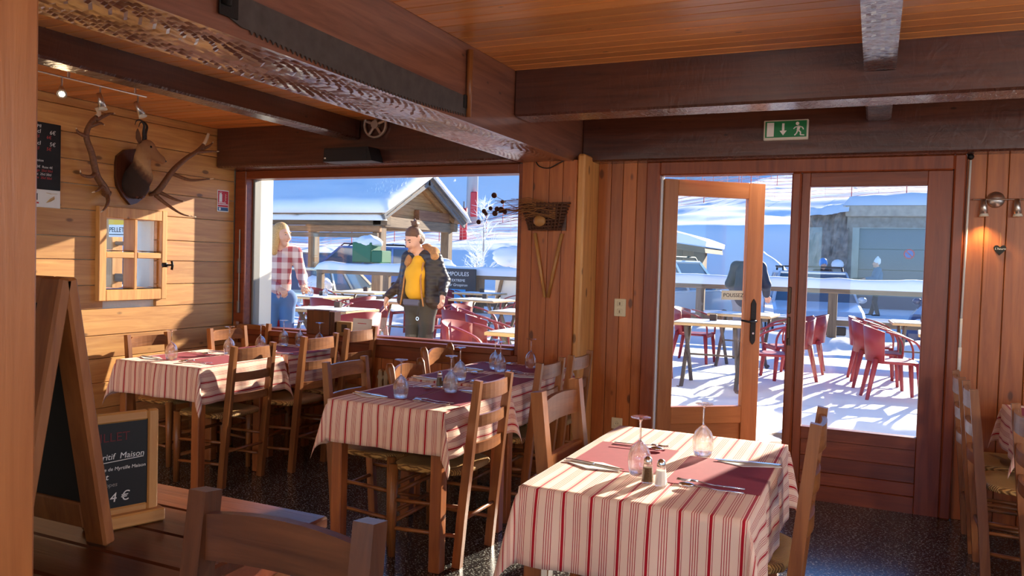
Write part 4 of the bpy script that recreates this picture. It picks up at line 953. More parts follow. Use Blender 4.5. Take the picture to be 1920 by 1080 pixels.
# things on the window sill
mbx = thing('menu_box', 'dark brown wooden box standing on the window sill', 'box', (-3.945,5.10,.845)); 
for q in ((-.125,.095,-.045,-.035,0,.19),(-.125,.095,.035,.045,0,.19),(-.125,-.113,-.035,.035,0,.19),(.083,.095,-.035,.035,0,.19)): MB().cbox(*q,.002).obj('side_panel', darkw('z'), mbx)
for i in range(5): MB().cbox(.098+i*.009,.104+i*.009,-.04,.04,.004,.185,.001).obj('menu_sheet', darkw('z'), mbx)
tb_ = thing('tan_box', 'small tan cardboard box between brown box and white card', 'box', (-3.732,5.11,.845)); MB().cbox(-.07,.07,-.03,.03,0,.11,.002).obj('carton', plain('cardboard', lin(150,112,64), .8), tb_); MB().cbox(-.02,.03,-.032,-.03,.03,.09,.0005).obj('label_patch', plain('dark_print', lin(70,50,34), .8), tb_)
cdv = thing('menu_card', 'white folded menu card leaning on the window pane above the sill', 'card', (-3.565,5.075,.845)); MB().cbox(-.085,.085,-.003,0,.0,.145,.0008).xf(Matrix.Rotation(-.12,4,'X')).obj('front_leaf', M_PAPER, cdv); MB().cbox(.085,.10,-.002,.03,.0,.145,.0008).obj('side_leaf', M_PAPER, cdv)
MB().box(-.04,.04,-.0036,-.003,.105,.11).xf(Matrix.Rotation(-.12,4,'X')).obj('printed_line', bpy.data.materials['red_print'], cdv)
# ================================================================ outside: ground, terrace, slopes
from mathutils import noise as mnoise
def fbm(x, y, s, o=3, seed=0):
    v = 0; a = 1
    for k in range(o): v += a*mnoise.noise((x*s+seed*7.3, y*s-seed*3.1, seed*1.7)); a *= .5; s *= 2
    return v
def sm(a, b_, t): t = max(0, min(1, (t-a)/(b_-a))); return t*t*(3-2*t)
def lerp(tab, q):
    if q <= tab[0][0]: return tab[0][1]
    for (a, va), (b_, vb) in zip(tab, tab[1:]):
        if q <= b_: return va+(vb-va)*(q-a)/(b_-a)
    return tab[-1][1]
def terrain(x, y):
    z = -.25+.45*sm(19, 27, y)
    if y > 33:
        yb = 35+1.2*fbm(x, 0, .05, 2, 4)
        h1 = lerp([(-40,1.4),(-30,1.6),(-18,2.1),(-9.6,3.4),(10,3.6)], x)
        z += (h1-.2)*max(0, min(1, (y-yb)/4.2))
        g = lerp([(-56,.015),(-51,.03),(-31,.14),(-20,.15),(20,.16)], x); z += g*max(0, y-yb-4.2)
        y2 = lerp([(-64,42),(-34,70),(-23,118),(20,124)], x)
        z += .55*max(0, y-y2)+.02*max(0, y-y2)*fbm(x, y, .03, 2, 8)
        z = min(z, .185*y+.4*math.tanh((z-.185*y)/8) if z > .185*y else z)
        z += .22*fbm(x, y, .22, 3, 2)*sm(36, 42, y) + .10*sm(40,44,y)*(1-sm(y2-4,y2,y))*math.sin(y*1.1+.3*x+2*fbm(x,y,.1,2,5))
    if y < 33: z += .03*fbm(x, y, .5, 2, 1)
    return z
xs = [-260,-220,-190,-165,-145,-128,-113,-100,-90,-82]+[-76+1.0*i for i in range(106)]+[32,36,41,48,58,72,90,110]
ys = [15.3+1.2*i for i in range(15)]+[33+.55*i for i in range(50)]+[61+1.6*i for i in range(45)]+[134+5*i for i in range(26)]
mb = MB(); V = [(x, y, terrain(x, y)) for y in ys for x in xs]; nx_ = len(xs)
mb.add(V, [(j*nx_+i, j*nx_+i+1, (j+1)*nx_+i+1, (j+1)*nx_+i) for j in range(len(ys)-1) for i in range(nx_-1)])
struct(mb.obj('ground', M_SNOW, None, True), 'snow-covered car park and ski slope outside')
struct(MB().box(-80,-13.5,-50,15.3,-.6,-.22).box(6,60,-50,15.3,-.6,-.22).box(-13.5,6,-50,-4.9,-.6,-.22).box(-13.5,6,14.98,15.4,-.6,-.22).box(-13.5,-5.2,-4.9,5.6,-.6,-.1).obj('ground_apron', M_SNOW), 'snowy ground around the house')
deck = struct(MB().box(-13.4,5.9,5.62,15.0,-.4,.0).obj('terrace', greyw('x')), 'timber terrace deck partly covered with snow')
y = 5.64
while y < 14.95: board(deck, -13.3, 5.8, y, y+.138, .0, .06, greyw('x'), 'deck_plank', .006); y += .144
nxs, nys = 240, 120; V = []
for j in range(nys):
    for i in range(nxs):
        x = -13.3+19.0*i/(nxs-1); y = 5.75+9.2*j/(nys-1)
        cov = fbm(x, y*1.6, .9, 3, 11)*.05+.075*sm(5.9, 8.2, y)-.028+.02*sm(10,14,y)+.30*sm(14.0,14.75,y)*(.8+.4*fbm(x,0,1.3,2,3))
        cov += .012*fbm(x, y, 6, 2, 5)
        V.append((x, y, .055+min(cov, .06+ (.25*sm(14.0,14.75,y)))))
so_ = MB().add(V, [(j*nxs+i, j*nxs+i+1, (j+1)*nxs+i+1, (j+1)*nxs+i) for j in range(nys-1) for i in range(nxs-1)]).obj('trodden_snow', M_SNOW, None, True)
tag(so_, 'trodden snow lying in patches on the terrace planks', 'snow', kind='stuff')
def snowcap(x0, x1, y, z, w, h, seed, n_=60, amp=.3):
    """irregular rounded snow ridge along x"""
    mb = MB(); k = 9
    def fn(u, v):
        x = x0+(x1-x0)*v; hh = h*(1+amp*fbm(x, seed, 1.1, 3, seed)); ww = w*(1+.15*fbm(x, seed, 2.0, 2, seed+2)); e = min(1, min(v, 1-v)*(x1-x0)/.15)
        a = PI*u; return (x, y-math.cos(a)*ww/2*(.85+.15*math.sin(a)), z-.02+math.sin(a)**.7*hh*e**.5 if 0 < u < 1 else z-.02)
    return mb.grid(k, n_, fn)
def lump(r, sc, seed, n_=24, m_=14):
    mb = MB().sphere((0,0,0), r, n_, m_, sc)
    mb.v = [tuple(Vector(p)*(1+.28*mnoise.noise((p[0]*2.2/r+seed, p[1]*2.2/r, p[2]*2.2/r))+.1*mnoise.noise((p[0]*6/r, p[1]*6/r+seed, p[2]*6/r)))) for p in mb.v]
    return mb
# railing
rg = thing('railing', 'timber terrace railing carrying a thick ridge of snow', 'railing', (0,14.9,.05))
for x in (-11.62,-9.81,-7.5,-5.2,-2.93,-.65,1.6,3.9): MB().cbox(x-.075,x+.075,-.06,.06,-.3,1.10,.01).obj('post', greyw('z'), rg)
MB().cbox(-11.7,5.6,-.07,.07,1.02,1.12,.01).obj('top_rail', greyw('x'), rg); MB().cbox(-11.7,5.6,-.04,.04,.46,.58,.008).obj('middle_rail', greyw('x'), rg)
snowcap(-11.75,5.6,0,1.12,.24,.18,3,150,.25).obj('snow_ridge', M_SNOW, rg, True); snowcap(-11.6,5.6,0,.58,.11,.05,5,120,.5).obj('snow_ridge', M_SNOW, rg, True)
# ---------------------------------------------------------------- terrace furniture
M_RED = plain('burgundy_plastic', lin(150,46,52), .42, var=.08, bscale=6); M_TTOP = wood('terrace_table_top', lin(196,158,104), lin(222,188,136), 'x', .5); M_TLEG = plain('grey_table_leg', lin(92,84,78), .5)
def plastic_chair(label):
    t = thing('plastic_armchair', label, 'chair', (0,0,0), 0, 'burgundy plastic armchairs on the terrace')
    def shell(r_in, z_fn, a0, a1, thick=.012, n_=15):
        mb = MB(); V = []
        for s in (0, 1):
            for v in (0, 1):
                for i in range(n_):
                    a = a0+(a1-a0)*i/(n_-1); zb, zt = z_fn(a); rr = r_in+(.035 if v else 0)+s*thick; z_ = zt if v else zb
                    V.append((math.sin(a)*rr*1.08, -.02-math.cos(a)*rr*1.02, z_))
        F = []
        for i in range(n_-1):
            F += [(i, n_+i, n_+i+1, i+1), (2*n_+i, 2*n_+i+1, 3*n_+i+1, 3*n_+i), (n_+i, 3*n_+i, 3*n_+i+1, n_+i+1), (i, i+1, 2*n_+i+1, 2*n_+i)]
        F += [(0, 2*n_, 3*n_, n_), (n_-1, 2*n_-1, 4*n_-1, 3*n_-1)]
        return mb.add(V, F)
    shell(.245, lambda a: (.43, .80-.05*(a/1.15)**2), -1.15, 1.15).obj('backrest', M_RED, t, True)
    seat_mesh(.46, .44, .44, .44, .03).obj('seat', M_RED, t, True)
    for s in (-1, 1):
        MB().tube(spline([(s*.25,-.12,.755),(s*.285,.02,.72),(s*.28,.16,.655),(s*.265,.22,.55),(s*.25,.225,.42)], 4), [.03,.03,.032,.034,.03]+[.03]*12, 6, .011, (0,0,1) if False else None).obj('armrest', M_RED, t, True)
        MB().tube([(s*.24,.20,.44),(s*.262,.235,0)], [.038,.021], 6, [.03,.019]).obj('leg', M_RED, t, True)
        MB().tube([(s*.20,-.20,.46),(s*.255,-.285,0)], [.042,.021], 6, [.032,.019]).obj('leg', M_RED, t, True)
    MB().cbox(-.23,.23,.19,.215,.385,.43,.008).obj('seat_skirt', M_RED, t)
    return t
def folding_table(label):
    t = thing('folding_table', label, 'table', (0,0,0), 0, 'wooden folding tables on the terrace')
    MB().cbox(-.42,.42,-.36,.36,.72,.752,.006).obj('tabletop', M_TTOP, t)
    MB().cbox(-.39,.39,-.33,.33,.752,.758,.004).obj('frost_layer', M_SNOW, t)
    for s in (-1, 1):
        MB().tube(spline([(s*.33,-.34,.02),(s*.30,-.26,.03),(s*.30,.0,.37),(s*.30,.28,.715)], 3), .024, 6).obj('leg', M_TLEG, t, True)
        MB().tube(spline([(s*.29,.34,.02),(s*.27,.26,.03),(s*.27,.0,.37),(s*.27,-.28,.715)], 3), .024, 6).obj('leg', M_TLEG, t, True)
    MB().tube([(-.3,.0,.37),(.3,.0,.37)], .012, 6).obj('pivot_rod', M_TLEG, t)
    MB().cbox(-.06,.02,.10,.15,.758,.83,.004).obj('menu_holder', plain('dark_holder', lin(60,44,38), .6) if 'dark_holder' not in bpy.data.materials else bpy.data.materials['dark_holder'], t)
    return t
TZ = .085
FT = folding_table('x'); PC = plastic_chair('x'); uu = {}
def putx(p, x, y, rz, label):
    if p.name not in uu: uu[p.name] = 1; p.location = (x,y,TZ); p.rotation_euler.z = rz; p['label'] = label; return p
    return dup(p, (x,y,TZ), rz, label)
tabs = [(-5.85,7.75,.04,'nearest to the white pillar, left of the woman in yellow'),(-7.85,10.0,-.05,'in front of the woman in the pink shirt'),(-8.4,12.0,.1,'in front of the left railing post'),(-6.3,9.95,.06,'left behind the woman in yellow'),(-5.75,11.5,-.08,'right behind the woman in yellow'),
        (-3.95,9.25,.03,'at the right end of the window view, second row'),(-2.68,6.62,-.02,'at the right end of the window view, nearest'),(-6.95,13.8,.0,'before the dark poster board at the railing'),
        (-1.66,9.25,.05,'behind the glass of the open door'),(-1.62,11.3,-.06,'further back behind the open door'),(.62,11.35,.05,'seen through the fixed panel, farther one'),(.86,9.5,-.04,'seen through the fixed panel, nearer one'),(-3.9,12.6,.1,'between window and door, far row')]
for i, (x, y, a, wh) in enumerate(tabs): putx(FT, x, y, a, 'wooden folding table '+wh)
chs = [(-6.75,7.9,-1.5,'left of the table nearest the white pillar'),(-5.15,7.15,1.2,'in front of the woman in yellow, low left'),(-6.1,8.75,-3.0,'behind the table nearest the white pillar'),(-7.12,9.95,1.5,'right of the table of the woman in the pink shirt'),(-8.9,10.1,-1.5,'left of the table of the woman in the pink shirt'),
       (-6.95,9.2,-.2,'in front of the table left behind the woman in yellow'),(-5.45,9.9,1.7,'right of the table left behind the woman in yellow'),(-7.5,12.1,1.6,'right of the table by the left railing post'),(-9.3,11.9,-1.6,'left of the table by the left railing post'),
       (-4.95,11.3,1.5,'right of the table right behind the woman in yellow'),(-6.55,11.6,-1.6,'left of the table right behind the woman in yellow'),(-4.75,9.3,-1.45,'left of the second-row table at the window edge'),(-4.35,8.35,-.4,'in front of the second-row table at the window edge'),
       (-3.45,6.75,-1.5,'left of the nearest table at the window edge'),(-2.9,7.6,-2.9,'behind the nearest table at the window edge'),(-3.72,7.75,-.9,'curved and sunlit, right of the legs of the woman in yellow'),(-7.6,14.1,-1.3,'left of the table before the poster board'),(-6.1,13.7,1.5,'right of the table before the poster board'),
       (-2.42,9.3,-1.55,'left of the table behind the open door'),(-1.0,9.35,1.75,'right of the table behind the open door, half behind the lock stile'),(-2.3,11.4,-1.6,'left of the far table behind the open door'),(-.85,11.25,1.6,'right of the far table behind the open door'),(-.95,10.35,2.0,'in the door gap behind the front red chair'),
       (.22,9.45,-1.45,'front one of the row in the fixed panel'),(.02,11.2,-1.6,'third one of the row in the fixed panel'),(.08,10.35,-1.5,'middle one of the row in the fixed panel'),(1.5,9.5,1.6,'right of the nearer table in the fixed panel'),(-3.2,12.5,1.5,'right of the far table between window and door')]
for x, y, a, wh in chs: putx(PC, x, y, a, 'burgundy plastic armchair '+wh)
# white paper cloth and glasses on the first terrace table
tag(slab([(-.40,-.34),(.41,-.33),(.40,.085),(-.41,.08)], .004).obj('paper_cloth', M_PAPER, None, False, (-5.85,7.75,TZ+.7592), .04), 'white paper sheet spread on the terrace table nearest the window', 'paper')
for i, (x, y) in enumerate(((-7.98,9.92),(-7.86,9.85),(-7.72,10.02))):
    tag(dup(GP, (x,y,TZ+.76), 0, ['left','middle','right'][i]+' one of three wine glasses on the table of the woman in the pink shirt', None, (1.1,1.1,1.1)), None, None, 'glasses on the terrace table')
# ---------------------------------------------------------------- shelter with snowy roof
sh = thing('shelter', 'open wooden shelter with thick snow on its gabled roof', 'shelter', (-11.5,18.9,-.2)); SG = greyw
ez, pz = 2.85, 3.83
for x in (-.05,-4.9):
    for y in (-1.75,1.75): MB().cbox(x-.13,x+.13,y-.13,y+.13,0,2.75,.015).obj('post', SG('z'), sh)
for y in (-1.78,1.78): MB().cbox(-5.2,.25,y-.1,y+.1,2.48,2.72,.015).obj('wall_plate', SG('x'), sh)
MB().cbox(-5.25,.1,-1.98,-1.86,2.30,2.46,.015).obj('outer_beam', wood('warm_beam', lin(150,100,62), lin(190,134,86), 'x', .7), sh); MB().cbox(-4.0,.1,-2.08,-1.99,2.16,2.28,.012).obj('gutter_pole', SG('x'), sh)
MB().cbox(-.12,.12,-1.75,1.75,2.45,2.72,.015).obj('tie_beam', SG('y'), sh); MB().cbox(-.05,.12,-.1,1.6,2.72,3.0,.012).obj('collar_board', wood('worn_brown', lin(110,64,40), lin(160,110,76), 'y', .7), sh)
for i in range(10):                                   # gable boards
    z0 = 2.72+.10*i; half = 1.9*(1-(z0+.1-ez+.12)/(pz-ez+.1))
    if half > .12: MB().cbox(-.09,-.06,-half,half,z0,z0+.097,.004).obj('gable_board', wood('gable_wood', lin(176,120,70), lin(212,160,104), 'y', .6), sh)
for s in (-1, 1):
    sl_ = (pz-ez)/1.98; L_ = math.hypot(1.98, pz-ez)
    def slope(x0, x1, off, th, e0=0, e1=L_): 
        ux, uz = s*1.98/L_, -(pz-ez)/L_; nx2, nz2 = s*(pz-ez)/L_, 1.98/L_
        P = []
        for e in (e0, e1):
            for o_ in (off, off+th): P.append((ux*e+nx2*o_, pz+uz*e+nz2*o_))
        return MB().prism([P[0], P[2], P[3], P[1]], 'x', x0, x1)
    slope(-5.4,.35,0,.05,0,L_+.25).obj('roof_deck', SG('x'), sh)
    slope(.30,.36,-.16,.16,0,L_+.22).obj('barge_board', plain('grey_barge', lin(110,108,108), .8, 0, .2, 20, .15) if s < 0 else bpy.data.materials['grey_barge'], sh)
    slope(-.04,.08,-.16,.14,.1,L_).obj('rafter', wood('gable_wood', 0, 0, 'y'), sh)
    for k in range(5): slope(.36,.375,-.05-.012*k,.02,.25+k*.42,.62+k*.42).obj('edge_shingle', SG('y'), sh)
    def roofsnow(u, v):
        e = -.02+(L_+.30)*v; ux, uz = s*1.98/L_, -(pz-ez)/L_; nx2, nz2 = s*(pz-ez)/L_, 1.98/L_
        x = -5.5+5.95*u; edge = min(1, min(u, 1-u)*5.95/.2)**.5*min(1, (1-v)/.06)**.5
        th = .05+.24*edge*(1+.2*fbm(x, e*s, .9, 3, 6)); return (x, ux*e+nx2*th, pz+uz*e+nz2*th)
    mbs = MB().grid(70, 26, roofsnow); mbs.f = [f[::-1] for f in mbs.f] if s > 0 else mbs.f
    o = mbs.obj('roof_snow', M_SNOW, sh, True); so2 = o.modifiers.new('t', 'SOLIDIFY'); so2.thickness = .06; so2.offset = -1
snowcap(-5.4,.3,-2.03,2.62,.22,.22,9,60,.8).obj('eave_snow', M_SNOW, sh, True)
rf = random.Random(9); mbh = MB()
for k in range(240):                                  # hoar frost needles on the verge
    e = rf.uniform(0, 2.1); p = Vector((rf.uniform(-.5,.35), -e*1.98/2.21, pz+.26-e*(pz-ez)/2.21)); d = Vector((rf.uniform(-.3,.6), rf.uniform(-.6,.2), 1)).normalized()*rf.uniform(.06,.22)
    mbh.tube([p, p+d], [.012,.002], 4)
tag(mbh.obj('hoar_frost', M_SNOW, sh), kind='stuff')
# ---------------------------------------------------------------- cars
M_TYRE = plain('tyre', lin(26,26,28), .8); M_CGLASS = plain('car_glass', lin(70,92,112), .06, 0, spec=.8); M_HUB = plain('hub', (.5,.5,.52,1), .3, .9); M_LAMP = plain('headlamp', lin(230,232,236), .08, .3); M_TAIL = plain('tail_lamp', lin(160,24,24), .2); M_TRIM = plain('black_trim', lin(30,30,32), .5)
def car(label, loc, rz, col, L_=4.3, W_=1.76, H_=1.55, hood=.95, rack=False, snow=False, wagon=False):
    t = thing('car', label, 'car', loc, rz, 'cars in the snowy car park'); paint = plain('car_paint', col, .18, .25, coat=.6)
    hl, hw = L_/2, W_/2; bz = H_*.60; cx_ = hl-hood-.05
    side = [(-hl+.05,.30),(-hl,.50),(-hl+.02,.78),(-hl+.10,bz),(-.2,bz+.02),(cx_,bz+.03),(hl-.35,bz-.14),(hl-.06,bz-.30),(hl,.55),(hl-.05,.28)]
    def ring(y, sc, dz): return [(p[0]*sc, y, .28+(p[1]-.28)*dz) for p in side]
    n_ = len(side); rows = [ring(-hw*.985,.965,.93), ring(-hw,.985,.96), ring(-hw*.93,1,1), ring(hw*.93,1,1), ring(hw,.985,.96), ring(hw*.985,.965,.93)]
    V = sum(rows, []); F = [tuple(range(n_)), tuple(range(5*n_, 6*n_))[::-1]]
    for j in range(5):
        for i in range(n_): F.append((j*n_+(i+1) % n_, j*n_+i, (j+1)*n_+i, (j+1)*n_+(i+1) % n_))
    MB().add(V, F).obj('body', paint, t)
    rb_ = -hl+(.12 if wagon else .38); rf_ = cx_-.75; b0 = [(-hl+.12,bz-.02),(cx_+.02,bz)]; wt = hw*.78; wbt = hw*.95
    def q(x, z, top): return x, (wt if top else wbt), z
    low = [(-hl+.14, bz-.01), (cx_, bz+.01)]; top = [(rb_, H_-.06), (rf_, H_-.04)]
    P = [(low[0][0],-wbt,low[0][1]),(low[1][0],-wbt,low[1][1]),(low[1][0],wbt,low[1][1]),(low[0][0],wbt,low[0][1]),(top[0][0],-wt,top[0][1]),(top[1][0],-wt,top[1][1]),(top[1][0],wt,top[1][1]),(top[0][0],wt,top[0][1])]
    MB().add(P, [(0,3,2,1),(4,5,6,7),(0,1,5,4),(1,2,6,5),(2,3,7,6),(3,0,4,7)]).obj('glasshouse', M_CGLASS, t)
    MB().cbox(rb_-.06,rf_+.05,-wt-.03,wt+.03,H_-.085,H_,.03).obj('roof', paint, t)
    for s in (-1, 1):
        for (xa, xb) in ((low[1][0]+.02, top[1][0]+.02),(low[0][0]+.0, top[0][0]-.02),((low[0][0]*.45+low[1][0]*.55),(top[0][0]*.45+top[1][0]*.55)),((low[0][0]*.78+low[1][0]*.22),(top[0][0]*.78+top[1][0]*.22))):
            MB().bar((xa,s*(wbt+.005),bz), (xb,s*(wt+.005),H_-.05), .07, .04, (0,1,0)).obj('pillar', paint, t)
        for xw in (hl-.78,-hl+.75):
            wh_ = MB().tube([(xw,s*(hw-.20),.31),(xw,s*(hw+.005),.31)], .31, 20).obj('wheel', M_TYRE, t); MB().tube([(xw,s*(hw-.02),.31),(xw,s*(hw+.012),.31)], .19, 12).obj('hub_cap', M_HUB, wh_)
        MB().sphere((hl-.16,s*(hw-.27),bz-.30), .15, 10, 6, (.8,1.25,.6)).obj('headlight', M_LAMP, t, True); MB().cbox(-hl-.01,-hl+.12,s*(hw-.10)-.10,s*(hw-.10)+.085,bz-.30,bz-.02,.02).obj('tail_light', M_TAIL, t)
        MB().sphere((cx_-.25,s*(hw+.08),bz+.08), .10, 8, 6, (.5,1,.7)).obj('mirror', paint, t, True)
    MB().cbox(hl-.02,hl+.04,-hw*.55,hw*.55,.42,.60,.02).obj('grille', M_TRIM, t); MB().cbox(-hl-.04,hl*-1+.04,-hw*.8,hw*.8,.36,.50,.02).obj('rear_bumper', M_TRIM, t)
    MB().cbox(-hl-.02,-hl+.02,-.24,.24,.56,.67,.004).obj('number_plate', M_WHITE, t)
    if rack:
        for s in (-1, 1): MB().tube([(rb_+.05,s*wt*.9,H_),(rb_+.12,s*wt*.9,H_+.08),(rf_-.1,s*wt*.9,H_+.08),(rf_,s*wt*.9,H_)], .025, 6).obj('roof_rail', M_TRIM, t)
        MB().bar((rb_+.5,-wt,H_+.1),(rb_+.5,wt,H_+.1),.05,.03).obj('cross_bar', M_TRIM, t); MB().bar((rf_-.4,-wt,H_+.1),(rf_-.4,wt,H_+.1),.05,.03).obj('cross_bar', M_TRIM, t)
    if snow:
        so3 = MB().grid(16, 12, lambda u, v: (rb_+.05+(rf_-rb_-.1)*u, -wt+2*wt*v, H_-.01+.09*(min(1, min(u,1-u,v,1-v)/.12))**.5*(1+.3*fbm(u*4,v*4,1,2,3)))).obj('roof_snow', M_SNOW, t, True)
    return t
car('cream hatchback seen from behind near the woman in the pink shirt', (-13.3,17.6,-.25), R(95), lin(226,220,200), 3.7, 1.6, 1.42)
car('blue car with roof rails parked under the shelter', (-17.2,24.2,.0), R(205), lin(64,110,176), 4.5, 1.8, 1.85, rack=True)
car('dark estate car behind the blond woman', (-23.2,28.0,.1), R(185), lin(74,80,92), 4.6, 1.78, 1.5, wagon=True)
car('white off-road car with roof rails seen through the open door leaf', (-4.9,20.2,-.25), R(70), lin(232,232,226), 4.4, 1.85, 1.86, rack=True, wagon=True)
car('silver-blue car behind the railing post with glinting bonnet', (-1.35,19.6,-.28), R(-80), lin(186,200,216), 4.2, 1.8, 1.72, rack=True)
car('dark blue car at the right edge of the fixed door panel', (2.0,19.0,-.25), R(-105), lin(44,60,100), 4.4, 1.8, 1.75)
car('small grey car half hidden behind the snowy rail near the poster board', (-10.6,27.0,.1), R(170), lin(120,130,146), 4.0, 1.7, 1.5, snow=True)
car('dark car seen through the small four-pane window', (-23.0,18.0,-.25), R(20), lin(40,46,58), 4.4, 1.8, 1.55, snow=True)
car('grey car seen low through the small four-pane window', (-18.6,14.4,-.22), R(170), lin(110,118,126), 4.2, 1.75, 1.5, snow=True)
# ---------------------------------------------------------------- garage, shed, pylon, nets, trees, house
gr_ = thing('garage', 'grey concrete garage with flat snowy roof and steel door', 'garage', (1.0,30,.1)); M_CONC = plain('concrete', lin(150,148,138), .9, 0, .3, 6, .18); M_CONCD = plain('dark_concrete', lin(138,134,128), .9, 0, .5, 5, .3)
MB().box(-1.95,-1.55,0,4,0,3.5).box(1.9,3.2,0,4,0,3.5).box(-1.55,1.9,0,4,2.85,3.5).box(-1.55,1.9,.6,4,0,2.85).obj('walls', M_CONC, gr_)
MB().cbox(-2.02,3.3,-.15,4.1,3.25,3.64,.03).obj('roof_fascia', plain('pale_concrete', lin(176,170,156), .9, 0, .3, 5, .15), gr_)
MG = plain('steel_door', lin(98,100,108), .6, 0, .05, 10)
for i in range(4): MB().cbox(-1.55,1.9,.18,.24,.02+i*.71,.02+i*.71+.70,.012).obj('door_panel', MG, gr_)
MB().tube([(.02,.17,2.0),(.02,.18,2.0)], .17, 24).obj('round_sign', plain('traffic_blue', lin(70,90,170), .4), gr_); MB().lathe([(.13,0),(.17,0),(.17,.012),(.13,.012)], 24, closed=True).xf(Matrix.Translation((.02,.17,2.0)) @ Matrix.Rotation(PI/2,4,'X')).obj('red_ring', bpy.data.materials['sign_red'], gr_); MB().bar((-.08,.163,2.1),(.12,.163,1.9),.035,.01,(0,1,0)).obj('red_stripe', bpy.data.materials['sign_red'], gr_)
MB().grid(30, 12, lambda u, v: (-2.1+5.5*u, -.2+4.4*v, 3.62+(.42+.1*fbm(u*6,v*3,1,2,4))*min(1, min(u,1-u,v,1-v)/.04)**.5)).obj('roof_snow', M_SNOW, gr_, True)
tag(MB().grid(20, 16, lambda u, v: (-2.35+1.45*u, 30.0+.25*fbm(u*6,v*6,1,3,2)-.3*(1-v), .1+3.3*v+.15*u*v)).obj('retaining_wall', M_CONCD, None, False), 'streaked grey retaining wall left of the garage', 'wall')
tag(MB().grid(20, 10, lambda u, v: (-2.6+1.7*u, 29.6+1.4*v, 3.25+.25*u+.35*math.sin(PI*v)+.08*fbm(u*5,v*5,1,2,8))).obj('snow_bank', M_SNOW, None, True), 'bluish snow lying on the retaining wall left of the garage', 'snow')
tag(MB().grid(20, 14, lambda u, v: (-3.6+2.5*u, 27.7+1.6*v, .1+(1.7*(1-u)**1.3+.3)*sm(0,1,v)+.1*fbm(u*4,v*4,1,2,9))).obj('snow_bank', M_SNOW, None, True), 'shaded snow heap at the foot of the retaining wall', 'snow')
dp = thing('lamp_box', 'small snow-capped post box beside the garage', 'box', (-1.15,28.6,.15)); MB().cbox(-.12,.12,-.1,.1,.6,1.5,.02).obj('box_body', M_CONC, dp); MB().cbox(-.04,.04,-.04,.04,0,.6).obj('stand', M_CONC, dp); MB().sphere((0,0,1.52), .2, 10, 6, (1,1,.9)).obj('snow_hat', M_SNOW, dp, True)
hut = thing('hut', 'dark wooden hut with snowy roof seen through the open door leaf', 'hut', (-6.4,24.5,.1))
for i in range(9): MB().cbox(-1.9+i*.36,-1.9+i*.36+.35,0,.05,0,1.9+.0*i,.006).obj('wall_board', greyw('z'), hut)
MB().prism([(-2.1,2.45),(1.75,1.95),(1.78,1.78),(-2.1,2.2)], 'y', -.5, 2.5).obj('roof_deck', greyw('x'), hut); MB().box(-1.85,1.3,.06,2.3,0,1.95).obj('rear_walls', greyw('z'), hut)
MB().prism([(-2.15,2.9),(-1.0,2.86),(1.3,2.30),(1.82,2.12),(1.80,1.97),(-2.1,2.46)], 'y', -.6, 2.6).obj('roof_snow', M_SNOW, hut); MB().cbox(.1,.4,-.52,-.5,1.3,1.7,.01).obj('notice_board', M_WHITE, hut)
M_PAD = plain('red_padding', lin(200,40,52), .5)
py = thing('lift_pylon', 'grey ski lift pylon with a red crash pad', 'pylon', (-31.2,60.0,terrain(-31.2,60)-.2)); MB().tube([(0,0,0),(0,0,14)], [.5,.42], 16).obj('mast', plain('galvanised', lin(168,172,178), .5, .3), py, True)
zr = 7.2-terrain(-31.2,60)-.7; MB().cbox(.15,.75,-.65,-.35,zr-1.2,zr+.9,.08).obj('crash_pad', M_PAD, py)
pd = thing('crash_pad_post', 'red padded post standing on the ski slope', 'post', (-24.5,46.0,terrain(-24.5,46)-.2)); zb_ = 2.62-terrain(-24.5,46)+.2; MB().tube([(0,0,0),(0,0,2.7)], .06, 8).obj('pole', plain('grey_pole', lin(120,120,124), .5), pd); MB().tube([(0,0,.15),(0,0,2.25)], .24, 12).obj('red_sleeve', M_PAD, pd, True)
M_NET = plain('net_cord', lin(214,150,140), .8); rn = random.Random(4)
def net(label, pts, hgt, step=3.2):
    t = thing('safety_net', label, 'net', (0,0,0), 0, 'safety nets on the ski slope'); mbn = MB(); P = []
    for (a, b_) in zip(pts, pts[1:]):
        n_ = max(1, int(math.dist(a, b_)/.8)); P += [(a[0]+(b_[0]-a[0])*i/n_, a[1]+(b_[1]-a[1])*i/n_) for i in range(n_)]
    P.append(pts[-1]); G = [(x, y, terrain(x, y)+.05*math.sin(i*.9)) for i, (x, y) in enumerate(P)]
    for k in range(7): mbn.tube([(x, y, z+.1+hgt*k/6*(1-.06*math.sin(i*.8)**2)) for i, (x, y, z) in enumerate(G)], .016, 3, cap=False)
    for (x, y, z) in G[::2]: mbn.tube([(x, y, z+.1), (x, y, z+.1+hgt)], .010, 3, cap=False)
    mbn.obj('mesh_cord', M_NET, t)
    for (x, y, z) in G[::4]: MB().tube([(x, y, z-.2), (x, y, z+hgt+.2)], .03, 5).obj('net_pole', plain('net_pole', lin(190,70,60), .6) if 'net_pole' not in bpy.data.materials else bpy.data.materials['net_pole'], t)
net('pink safety net low on the slope behind the shelter', [(-46,44.5),(-36,45),(-26,45.5),(-16,46)], 1.3)
net('pink safety net on the middle of the ski slope', [(-34,58),(-24,58),(-12,57),(4,56)], 1.5)
net('pink safety net high on the ski slope above the door', [(-34,76),(-18,74),(-4,73),(8,72)], 1.7)
net('topmost pink safety net on the ski slope', [(-30,94),(-14,92),(6,90)], 2.0)
